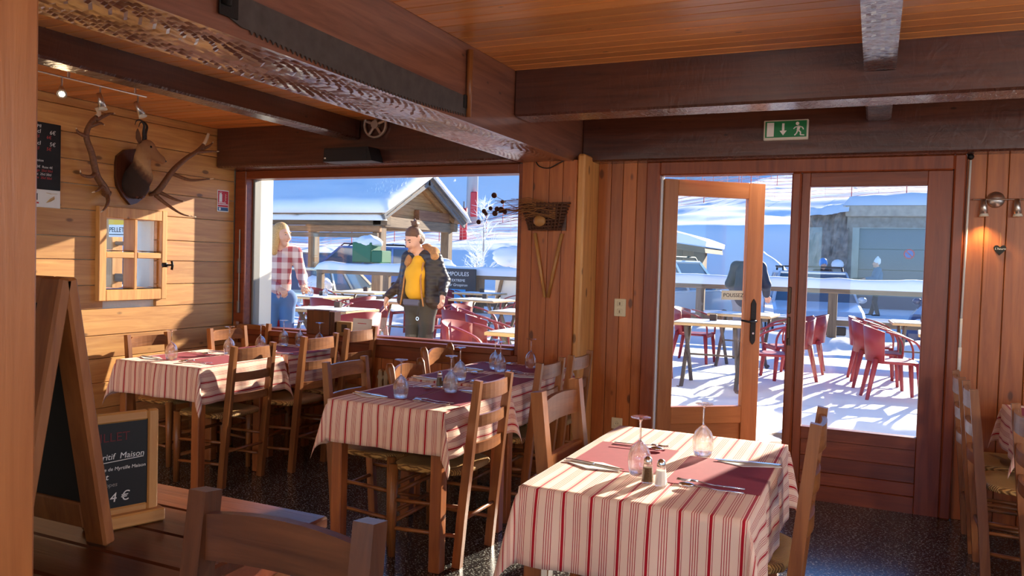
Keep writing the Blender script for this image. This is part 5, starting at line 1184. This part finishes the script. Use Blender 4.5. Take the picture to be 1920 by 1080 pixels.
def frost_tree(label, x, y, h, seed, cat='tree'):
    r_ = random.Random(seed); z0 = terrain(x, y)-.1; t = thing('frosted_tree', label, cat, (x,y,z0), 0, 'frosted bare trees'); mbt = MB(); mbtr = MB()
    mbtr.tube([(0,0,0),(.05,0,h*.5),(0,.03,h)], [.05,.035,.012], 6).obj('trunk', plain('frosty_bark', lin(170,160,152), .9) if 'frosty_bark' not in bpy.data.materials else bpy.data.materials['frosty_bark'], t)
    for k in range(46):
        zb2 = h*r_.uniform(.2,.98); a = r_.uniform(0, 6.28); l_ = (h-zb2)*.5+.25; d = Vector((math.cos(a),math.sin(a),r_.uniform(.5,1.3))).normalized(); p = Vector((.04,0,zb2)); q = p+d*l_*r_.uniform(.5,1)
        mbt.tube([p,(p+q)/2+Vector((0,0,.03)),q], [.016,.012,.006], 4)
        for m_ in range(5):
            s_ = p+(q-p)*r_.uniform(.3,1); d2 = (d+Vector((r_.uniform(-1,1),r_.uniform(-1,1),r_.uniform(-.3,.8)))).normalized(); mbt.tube([s_, s_+d2*r_.uniform(.12,.35)], [.011,.004], 4)
    tag(mbt.obj('frosted_twigs', M_SNOW, t), kind='stuff'); return t
frost_tree('tall frosted bare tree right of the red padded post', -14.3, 28.5, 3.7, 1); frost_tree('small frosted sapling near the snowy rail', -15.6, 30.5, 1.9, 2); frost_tree('frosted shrub at the right edge of the window view', -13.2, 30.0, 2.2, 3)
def conifer(label, x, y, h, seed):
    r_ = random.Random(seed); t = thing('frosted_conifer', label, 'tree', (x,y,terrain(x,y)-.3), 0, 'snowy conifers high on the slope'); MB().tube([(0,0,0),(0,0,h)], [h*.025,.03], 6).obj('trunk', greyw('z'), t); mbt = MB(); mbs = MB()
    for k in range(int(h*5)):
        zz = h*(.12+.88*k/(h*5)); rr = (h-zz)*.26+.1
        for j in range(7):
            a = r_.uniform(0,6.28); mbt.tube([(0,0,zz),(math.cos(a)*rr*.6,math.sin(a)*rr*.6,zz-rr*.12),(math.cos(a)*rr,math.sin(a)*rr,zz-rr*.42)], [.10,.16,.02], 5, [.04,.06,.01]); mbs.tube([(math.cos(a)*rr*.2,math.sin(a)*rr*.2,zz+.04),(math.cos(a)*rr*.6,math.sin(a)*rr*.6,zz-rr*.12+.05),(math.cos(a)*rr*.95,math.sin(a)*rr*.95,zz-rr*.40+.04)], [.06,.15,.03], 5, [.03,.05,.02])
    tag(mbt.obj('branches', plain('needle_green', lin(58,74,72), .9) if 'needle_green' not in bpy.data.materials else bpy.data.materials['needle_green'], t), kind='stuff'); tag(mbs.obj('branch_snow', M_SNOW, t), kind='stuff')
for i, (x, y, h) in enumerate(((-47,108,7),(-43.5,110,8),(-40,107,6),(-51,112,8),(-16.5,124,7),(-13,125,6),(-10,124,7))): conifer(['leftmost snowy conifer at the top corner of the window view','tall snowy conifer at the top corner of the window view','short snowy conifer nearest the corner of the window view','snowy conifer furthest left on the upper slope','first snowy conifer above the open door leaf','middle snowy conifer above the open door leaf','last snowy conifer above the open door leaf'][i], x, y, h, i)
hs2 = thing('chalet', 'distant chalet with dark roof high on the slope above the open door leaf', 'house', (-26.5,110,terrain(-26.5,110)-.5))
MB().box(-5,5,0,6,0,4.2).obj('walls', plain('chalet_wall', lin(150,110,80), .8), hs2); MB().box(-5.05,5.05,-.05,0,0,1.6).obj('plinth', M_PLASTER, hs2); MB().prism([(-6,4.0),(0,6.4),(6,4.0),(6,4.3),(0,6.8),(-6,4.3)], 'y', -.8, 6.8).obj('roof', darkw('y'), hs2); MB().prism([(-6,4.3),(0,6.8),(6,4.3),(6,4.8),(0,7.3),(-6,4.8)], 'y', -.7, 6.7).obj('roof_snow', M_SNOW, hs2)
for x in (-3.4,-.6,2.2): MB().box(x,x+1.1,-.12,-.05,2.0,3.3).obj('window', M_CGLASS, hs2)
# ---------------------------------------------------------------- things along the railing
gb = thing('green_bin', 'green metal box on the railing with snow on top', 'box', (-10.4,15.15,1.34)); MB().cbox(-.40,.12,-.2,.2,.0,.46,.02).cbox(.12,.40,-.2,.2,.0,.28,.02).obj('bin_body', plain('bin_green', lin(30,104,70), .5), gb); lump(.3, (1.15,.75,.45), 5).xf(Matrix.Translation((-.1,.0,.48))).obj('snow_hat', M_SNOW, gb, True)
for x, z, r_, lab in ((-8.9,1.28,.34,'left snow heap on the railing beside the green box'),(-12.1,.75,.3,'snow heap at the left end of the railing'),(-6.9,1.56,.34,'snow-laden little roof on the railing above the poster board')): tag(lump(r_, (1.5,.8,.7), x).obj('snow_heap', M_SNOW, None, True, (x,15.35,z)), lab, 'snow', 'snow heaps along the railing')
for i, x in enumerate((-11.0,-9.3)):
    lb = thing('log_bench', ['left','right'][i]+' rough log bench behind the railing', 'bench', (x,16.2,-.25), 0, 'log benches'); MB().cbox(-.6,.6,-.18,.18,.62,.72,.02).obj('seat_board', lightw('x'), lb)
    for s in (-.4,.4): MB().tube([(s-.1,0,0),(s,0,.62)], [.09,.07], 8).obj('log_leg', lightw('z'), lb)
    MB().grid(12, 8, lambda u, v: (-.62+1.24*u, -.19+.38*v, .71+.16*min(1, min(u,1-u,v,1-v)/.15)**.5)).obj('bench_snow', M_SNOW, lb, True)
sg = thing('poster_board', 'dark poster board with white lettering and a blue picture below the snowy rail', 'sign', (-7.95,14.70,.35)); MB().cbox(-.75,.45,-.02,.02,.0,.93,.01).obj('board', plain('poster_dark', lin(52,54,58), .6), sg)
text('AMPOULES', .12, M_WHITE, sg, face_mtx((-.30,-.0215,.78),(1,0,0))); text("GLOIRE DE L'EXTREME", .075, M_WHITE, sg, face_mtx((-.55,-.0215,.66),(1,0,0))); text('Edgar Grospiron', .08, M_WHITE, sg, face_mtx((-.28,-.0215,.565),(1,0,0)), shear=.2); text('C', .16, M_WHITE, sg, face_mtx((-.66,-.0215,.77),(1,0,0)))
MB().box(-.22,.22,-.024,-.0205,.20,.50).obj('picture', plain('poster_blue', lin(40,150,210), .5), sg); MB().tube([(-.18,-.025,.44),(-.02,-.025,.36),(.18,-.025,.40)], [.004,.012,.004], 5, .001).obj('white_streak', M_WHITE, sg)
fp = thing('white_panel', 'white boarded stand with brown struts right of the poster board', 'panel', (-6.9,15.3,.1)); MB().cbox(-.45,.35,0,.03,.2,1.1,.01).obj('sheet', M_WHITE, fp); MB().bar((-.5,-.03,0),(-.25,-.03,1.1),.06,.05,(0,1,0)).obj('strut', greyw('z'), fp); MB().bar((.38,-.03,0),(.38,-.03,1.15),.06,.05,(0,1,0)).obj('strut', greyw('z'), fp)
# ---------------------------------------------------------------- porch seen through the small window
po = thing('porch_frame', 'pale timber porch posts with rail seen through the small window', 'porch', (-8.6,7.0,-.1))
for x0, x1 in ((-.33,-.20),(-.15,.02)): MB().cbox(x0,x1,-.08,.08,0,2.35,.01).obj('post', lightw('z'), po)
MB().cbox(-2.2,.35,-.1,.1,1.98,2.2,.01).obj('beam', greyw('x'), po); MB().cbox(.02,1.5,-.05,.05,1.17,1.27,.01).obj('rail', greyw('x'), po); MB().cbox(.02,1.5,-.05,.05,1.62,1.67,.01).obj('upper_rail', greyw('x'), po); MB().cbox(-1.8,-.36,-.03,.03,.3,1.45,.01).obj('panel', plain('pale_panel', lin(190,196,190), .8), po)
ys_ = thing('pellet_sign', 'yellow and white sign hanging on the porch posts outside the small window', 'sign', (-8.52,6.88,1.62)); MB().cbox(-.06,.24,-.01,.01,.0,.36,.003).obj('panel', M_WHITE, ys_); MB().cbox(-.06,.24,-.012,-.01,.15,.36,.0008).obj('yellow_field', plain('sign_yellow', lin(246,196,40), .5), ys_); text('PELLETS', .085, bpy.data.materials['black_print'], ys_, face_mtx((-.05,-.0125,.06),(1,0,0))); MB().box(-.05,.2,-.0125,-.0118,.025,.035).obj('underline', bpy.data.materials['black_print'], ys_)
tag(lump(1.0, (1.6,.8,.55), 3).obj('snow_heap', M_SNOW, None, True, (-11.2,9.6,.35)), 'big snow heap seen through the small four-pane window', 'snow')
# ================================================================ people on the terrace
M_SKIN = plain('skin', lin(222,166,138), .55); M_LIP = plain('lips', lin(176,84,80), .5); M_EYEW = plain('eye_dark', lin(46,34,30), .3); M_NAIL = plain('red_nails', lin(190,30,40), .3)
def vv(*a): return Vector(a)
def hand(wr, d, nrm, side, open_=.25):
    """palm and five fingers from the wrist along d; nrm = back-of-hand normal"""
    d = Vector(d).normalized(); n_ = Vector(nrm); n_ = (n_-d*n_.dot(d)).normalized(); s = d.cross(n_)*side; P = []
    pc = wr+d*.045
    P += [('c', tuple(wr), tuple(wr+d*.03), .023, .026), ('c', tuple(wr+d*.025-s*.018), tuple(wr+d*.078-s*.026), .017, .013), ('c', tuple(wr+d*.025+s*.016), tuple(wr+d*.075+s*.026), .017, .013), ('c', tuple(wr+d*.03), tuple(wr+d*.08), .018, .014)]
    tips = []
    for i, (o, l) in enumerate(((-.030,.062),(-.010,.074),(.010,.070),(.029,.054))):
        b0 = wr+d*.080+s*o; m_ = b0+(d*math.cos(open_)-n_*math.sin(open_))*l*.5; e = m_+(d*math.cos(open_*2.6)-n_*math.sin(open_*2.6))*l*.5
        P += [('c', tuple(b0), tuple(m_), .0098, .0088, .006), ('c', tuple(m_), tuple(e), .0088, .0072, .006)]; tips.append(e)
    t0 = wr+d*.03-s*.028; t1 = t0+(d*.75-s*.6-n_*.25).normalized()*.038; t2 = t1+(d*.95-s*.15-n_*.3).normalized()*.03
    P += [('c', tuple(t0), tuple(t1), .0125, .0105, .008), ('c', tuple(t1), tuple(t2), .0105, .008, .006)]; tips.append(t2)
    return P, tips
def person(label, loc, rz, H, J, skin=M_SKIN, top=None, trousers=None, shoes=None, hair=None, extra=None, jacket_r=1.0, torso_mat=None, fine=.011, hands=True):
    """J: joints at 1.70 m scale, figure facing -y"""
    t = thing('person', label, 'person', loc, rz); k = H/1.70; g = {q: Vector(v)*k for q, v in J.items() if len(v) == 3 and not hasattr(v[0], '__len__')}
    def C(a, b_, ra, rb, kk=None):
        p = ('c', tuple(g[a] if isinstance(a, str) else a), tuple(g[b_] if isinstance(b_, str) else b_), ra*k, rb*k); return p+((kk,) if kk else ())
    hd = g['head']; f = Vector(J.get('look', (0,-1,0))).normalized(); upv = Vector(J.get('crown', (0,0,1))).normalized(); sd = upv.cross(f).normalized(); upv = f.cross(sd).normalized()
    def hp(a, b_, c): return hd+(sd*a+f*b_+upv*c)*k
    B = [C('pelvis','waist',.105,.095), C('waist','chest',.095,.115), C('chest','neck',.10,.05), C('neck','head',.047,.05)]
    for s in 'LR': B += [C('neck','sh'+s,.05,.05), C('sh'+s,'el'+s,.042,.034), C('el'+s,'wr'+s,.034,.022), C('pelvis','hip'+s,.09,.085), C('hip'+s,'kn'+s,.078,.05), C('kn'+s,'an'+s,.05,.034)]
    def S(p, r, kk): return ('c', tuple(p), tuple(p+Vector((0,0,.0001))), r*k, r*k, kk)
    B += [('c', tuple(hp(0,-.015,.035)), tuple(hp(0,.0,.02)), .083*k, .083*k), ('c', tuple(hp(0,.03,-.03)), tuple(hp(0,.055,-.085)), .058*k, .034*k), ('c', tuple(hp(0,.083,.015)), tuple(hp(0,.104,-.022)), .011*k, .015*k, .012), ('c', tuple(hp(-.035,.062,-.025)), tuple(hp(.035,.062,-.025)), .026*k, .026*k, .03)]
    for s in (-1, 1): B.append(('c', tuple(hp(s*.080,-.012,.0)), tuple(hp(s*.082,-.016,.035)), .013*k, .016*k, .01))
    mb = sdf_mesh(B, fine, .03)
    tips = []
    if hands:
        for s, q in (('L',1),('R',-1)):
            P, tp = hand(g['wr'+s], J['hd'+s][0], J['hd'+s][1], q, J['hd'+s][2] if len(J['hd'+s]) > 2 else .3); sdf_mesh(P, .0055, .010, .03, mb); tips += tp
    body = mb.obj('body', skin, t, True)
    for s in (-1, 1):
        MB().sphere(hp(s*.033,.077,.012), .010*k, 8, 6, (1.2,.8,.6)).obj('eye', M_EYEW, t, True); a, b_ = hp(s*.018,.086,.034), hp(s*.052,.074,.036); MB().tube([a,(a+b_)/2+upv*.005,b_], .0042*k, 5).obj('eyebrow', hair or M_EYEW, t, True)
    MB().tube([hp(-.022,.080,-.058), hp(0,.089,-.056), hp(.022,.080,-.058)], [.003,.0065,.003], 6).obj('mouth', M_LIP, t, True)
    if top:
        r = jacket_r; T = J.get('jacket_prims')
        P = [C('pelvis','waist',.135*r,.125*r), C('waist','chest',.125*r,.135*r), C('chest','neck',.11*r,.05*r)] if T is None else [('c',tuple(Vector(a)*k),tuple(Vector(b_)*k),ra*k,rb*k) for a, b_, ra, rb in T]
        for s in 'LR':
            wq = g['el'+s]+(g['wr'+s]-g['el'+s])*.93
            P += [C('neck','sh'+s,.055*r,.072*r), C('sh'+s,'el'+s,.068*r,.056*r), ('c', tuple(g['el'+s]), tuple(wq), .056*r*k, .044*r*k)]
        sdf_mesh(P, fine, .03).obj('jacket', top, t, True)
    if torso_mat: sdf_mesh([('c',tuple(Vector(a)*k),tuple(Vector(b_)*k),ra*k,rb*k) for a, b_, ra, rb in J['shirt_prims']], fine, .04).obj('shirt', torso_mat, t, True)
    if trousers:
        P = [C('pelvis','pelvis',.125,.125)]
        for s in 'LR': P += [C('pelvis','hip'+s,.11,.105), C('hip'+s,'kn'+s,.095,.068), C('kn'+s,'an'+s,.068,.058)]
        sdf_mesh(P, fine+.002, .03).obj('trousers', trousers, t, True)
    if shoes:
        for s in 'LR': a = g['an'+s]; fd = Vector(J.get('feet', (0,-1,0))).normalized(); sdf_mesh([('c',(a.x,a.y,.05),tuple(Vector((a.x,a.y,.04))+fd*.14*k),.048*k,.04*k),('c',(a.x,a.y,.05),(a.x,a.y,.12),.05*k,.05*k)], .014, .03).obj('shoe', shoes, t, True)
    return t, g, hp, k, tips
def plaid():
    m, n, b = newmat('pink_plaid'); tc = N(n, 'ShaderNodeTexCoord'); sp_ = N(n, 'ShaderNodeSeparateXYZ'); L(n, tc.outputs['Object'], sp_.inputs[0]); acc = []
    for ax, per in ((0,.11),(2,.12)):
        pp = N(n, 'ShaderNodeMath', operation='PINGPONG'); pp.inputs[1].default_value = per/2; L(n, sp_.outputs[ax], pp.inputs[0]); l = N(n, 'ShaderNodeMath', operation='LESS_THAN'); l.inputs[1].default_value = per*.22; L(n, pp.outputs[0], l.inputs[0]); acc.append(l.outputs[0])
    ad = N(n, 'ShaderNodeMath', operation='ADD'); L(n, acc[0], ad.inputs[0]); L(n, acc[1], ad.inputs[1]); hf = N(n, 'ShaderNodeMath', operation='MULTIPLY'); hf.inputs[1].default_value = .5; L(n, ad.outputs[0], hf.inputs[0])
    cr = N(n, 'ShaderNodeValToRGB'); cr.color_ramp.elements[0].color = lin(228,206,196); cr.color_ramp.elements[1].color = lin(168,74,84); L(n, hf.outputs[0], cr.inputs[0]); L(n, cr.outputs[0], b.inputs['Base Color']); b.inputs['Roughness'].default_value = .9; return m
STAND = dict(pelvis=(0,.02,.92), waist=(0,.02,1.06), chest=(0,.02,1.26), neck=(0,.02,1.42), head=(0,-.015,1.575), shL=(.165,.02,1.385), shR=(-.165,.02,1.385), elL=(.22,.05,1.11), elR=(-.22,.05,1.11), wrL=(.23,-.06,.88), wrR=(-.23,-.06,.88),
    hipL=(.085,.02,.88), hipR=(-.085,.02,.88), knL=(.09,.0,.48), knR=(-.09,.0,.48), anL=(.09,.03,.08), anR=(-.09,.03,.08), hdL=((0,-.15,-1),(1,0,0),.3), hdR=((0,-.15,-1),(-1,0,0),.3))
M_PUFF = plain('quilted_black', lin(44,36,36), .45, 0, .0); 
# quilted jacket: horizontal seams
n = M_PUFF.node_tree; b = n.nodes['Principled BSDF']; tc = N(n, 'ShaderNodeTexCoord'); wv = N(n, 'ShaderNodeTexWave'); wv.bands_direction = 'Z'; wv.inputs['Scale'].default_value = 5.2; wv.inputs['Distortion'].default_value = .8; L(n, tc.outputs['Object'], wv.inputs['Vector']); bp = N(n, 'ShaderNodeBump'); bp.inputs['Strength'].default_value = .45; bp.inputs['Distance'].default_value = .02; L(n, wv.outputs['Color'], bp.inputs['Height']); L(n, bp.outputs[0], b.inputs['Normal'])
M_HAIRB = plain('brown_hair', lin(96,62,40), .6, 0, .5, 90, .3); M_HAIRY = plain('blond_hair', lin(206,158,96), .55, 0, .5, 90, .25); M_FURC = plain('fur_trim', lin(196,134,80), .95, 0, 1.0, 120, .3); M_DARKT = plain('dark_trousers', lin(62,62,58), .8); M_SHOE = plain('dark_shoes', lin(36,32,30), .6)
# woman in the open quilted jacket
J = dict(STAND, head=(-.045,-.06,1.565), look=(-.22,-.86,-.46), crown=(-.08,-.42,.9), neck=(-.01,.01,1.42), shL=(.175,.02,1.375), shR=(-.175,.02,1.385), elL=(.275,.05,1.16), wrL=(.37,-.10,1.03), elR=(-.265,.04,1.13), wrR=(-.285,-.17,.98), hdL=((.15,-.25,-.95),(.9,.2,.1),.35), hdR=((-.12,-.3,-.95),(-.8,-.5,.1),.3),
    jacket_prims=[((-.155,.03,1.30),(-.18,.02,.95),.085,.09),((.155,.03,1.30),(.185,.02,.95),.085,.09),((0,.085,1.32),(0,.09,.96),.115,.115),((-.13,-.02,1.30),(-.17,-.06,.95),.06,.065),((.14,-.02,1.30),(.185,-.05,.96),.06,.06)],
    shirt_prims=[((0,-.005,1.34),(0,-.03,1.22),.085,.105),((0,-.03,1.22),(0,-.045,1.06),.115,.122),((-.055,-.07,1.225),(-.055,-.07,1.225),.07,.07),((.055,-.07,1.225),(.055,-.07,1.225),.07,.07)])
t, g, hp, k, tips = person('woman in open black quilted jacket over a yellow top, looking down on the terrace', (-4.24,7.05,.085), R(-8), 1.70, J, top=M_PUFF, trousers=M_DARKT, shoes=M_SHOE, hair=M_HAIRB, torso_mat=plain('yellow_top', lin(236,168,20), .75, 0, .3, 14))
sdf_mesh([('c',tuple(hp(0,-.020,.056)),tuple(hp(0,-.048,.0)),.085,.079),('c',tuple(hp(-.058,-.012,.03)),tuple(hp(-.064,-.03,-.03)),.030,.022),('c',tuple(hp(.058,-.012,.03)),tuple(hp(.064,-.03,-.03)),.030,.022)], .008, .015).obj('hair', M_HAIRB, t, True)
rh = random.Random(2)
sdf_mesh([('c',tuple(hp(0,-.07,.105)),tuple(hp(0,-.085,.14)),.03,.036)]+[('c',tuple(hp(rh.uniform(-.03,.03),-.085+rh.uniform(-.02,.02),.145)),tuple(hp(rh.uniform(-.06,.06),-.09+rh.uniform(-.05,.03),.15+rh.uniform(-.02,.03))),.018,.010) for _ in range(9)], .006, .010).obj('hair_bun', M_HAIRB, t, True)
sdf_mesh([('c',(-.115,-.055,1.33),(-.13,.03,1.44),.042,.05),('c',(-.13,.03,1.44),(0,.10,1.475),.05,.055),('c',(0,.10,1.475),(.14,.04,1.44),.055,.055),('c',(.14,.04,1.44),(.20,-.02,1.40),.055,.045)], .009, .03).obj('fur_collar', M_FURC, t, True)
for s in (-1, 1): MB().tube(spline([(s*.10,-.075,1.34),(s*.105,-.12,1.2),(s*.12,-.125,1.05),(s*.15,-.125,.90)],4), .009, 6).obj('zip_edge', M_FURC, t, True)
MB().cbox(-.10,.11,-.155,-.12,.90,.965,.012).obj('waist_bag', plain('grey_bag', lin(90,90,110), .7), t); MB().tube([(.10,-.14,.96),(.115,-.145,.88),(.10,-.15,.80)], .006, 6).obj('lanyard', M_BLACK, t); MB().lathe([(.012,0),(.02,0),(.02,.004),(.012,.004)], 14, closed=True).xf(Matrix.Translation((.10,-.15,.775)) @ Matrix.Rotation(PI/2,4,'X')).obj('key_ring', M_STEEL, t)
for tp in tips: MB().sphere(tp, .0068, 6, 4).obj('fingernail', M_NAIL, t)
# blond woman in the plaid shirt
J = dict(STAND, look=(.75,-.6,-.12), crown=(.05,-.05,1), head=(.02,-.02,1.575), elL=(.24,-.02,1.13), elR=(-.22,.03,1.12), wrL=(.26,-.24,1.03), wrR=(.02,-.27,1.0), hdL=((.2,-1,-.2),(.3,0,1),.6), hdR=((.5,-.8,-.3),(0,-.3,1),.6))
t, g, hp, k, tips = person('blond woman in a pink plaid shirt beside the white pillar, hands full of glasses', (-5.98,6.95,.085), R(38), 1.72, J, top=plaid(), trousers=plain('blue_jeans', lin(70,110,160), .85), shoes=M_SHOE, hair=M_HAIRY, jacket_r=.95)
sdf_mesh([('c',tuple(hp(0,-.025,.05)),tuple(hp(0,-.05,-.02)),.09,.088),('c',tuple(hp(.06,-.01,.02)),tuple(hp(.085,.0,-.17)),.04,.032),('c',tuple(hp(-.06,-.01,.02)),tuple(hp(-.085,-.01,-.19)),.04,.034),('c',tuple(hp(0,-.07,0)),tuple(hp(0,-.08,-.2)),.07,.06)], .009, .02).obj('hair', M_HAIRY, t, True)
# small man in the white hat by the garage
J = dict(STAND, elL=(.21,-.06,1.14), elR=(-.21,-.06,1.14), wrL=(.12,-.30,1.12), wrR=(-.12,-.32,1.12), hdL=((0,-1,0),(0,0,1),.5), hdR=((0,-1,0),(0,0,1),.5), knL=(.10,-.05,.48), anL=(.11,.06,.08), anR=(-.10,-.10,.08))
t, g, hp, k, tips = person('person in white woollen hat and blue jacket walking in front of the garage', (.04,26.0,.12), R(-80), 1.72, J, top=plain('blue_jacket', lin(50,104,140), .7), trousers=M_DARKT, shoes=M_SHOE, hair=M_HAIRB, fine=.016, jacket_r=1.12)
sdf_mesh([('c',tuple(hp(0,-.02,.05)),tuple(hp(0,-.03,.10)),.098,.085),('e',tuple(hp(0,-.03,.19)),(.03,.03,.03))], .012, .02).obj('white_hat', plain('white_wool', lin(235,235,232), .95), t, True)
tag(MB().tube([(-.62,26.0,1.24),(-.2,25.95,1.28)], .022, 6).obj('walking_pole', M_TRIM), 'dark pole held by the person in the white hat', 'pole')
# person bending over a terrace table behind the open door
J = dict(STAND, waist=(0,-.0,1.06), chest=(0,-.06,1.24), neck=(0,-.13,1.37), head=(0,-.21,1.47), look=(.1,-.85,-.5), crown=(0,-.5,.85), shL=(.17,-.10,1.345), shR=(-.17,-.10,1.345), elL=(.26,-.10,1.10), elR=(-.26,-.10,1.10), wrL=(.22,-.30,.95), wrR=(-.22,-.30,.95), hdL=((0,-.7,-.7),(0,-.5,.8),.3), hdR=((0,-.7,-.7),(0,-.5,.8),.3))
t, g, hp, k, tips = person('person in dark navy jacket bending forward behind the open door leaf', (-1.74,12.2,.085), R(172), 1.76, J, top=plain('navy_jacket', lin(34,38,56), .6), trousers=plain('grey_trousers', lin(150,152,156), .85), shoes=M_SHOE, hair=M_HAIRB, fine=.014, jacket_r=1.2)
sdf_mesh([('c',tuple(hp(0,-.02,.05)),tuple(hp(0,-.03,.07)),.096,.09)], .012, .02).obj('dark_cap', M_BLACK, t, True)
# skier with blue helmet behind the silver car
t, g, hp, k, tips = person('person with a blue helmet standing behind the silver-blue car', (-1.26,22.6,.0), R(20), 1.74, dict(STAND), top=plain('black_jacket', lin(34,34,38), .6), trousers=M_DARKT, shoes=M_SHOE, hair=M_HAIRB, fine=.016, jacket_r=1.15)
sdf_mesh([('c',tuple(hp(0,-.02,.04)),tuple(hp(0,-.03,.08)),.11,.10)], .012, .02).obj('blue_helmet', plain('helmet_blue', lin(90,150,214), .3), t, True)
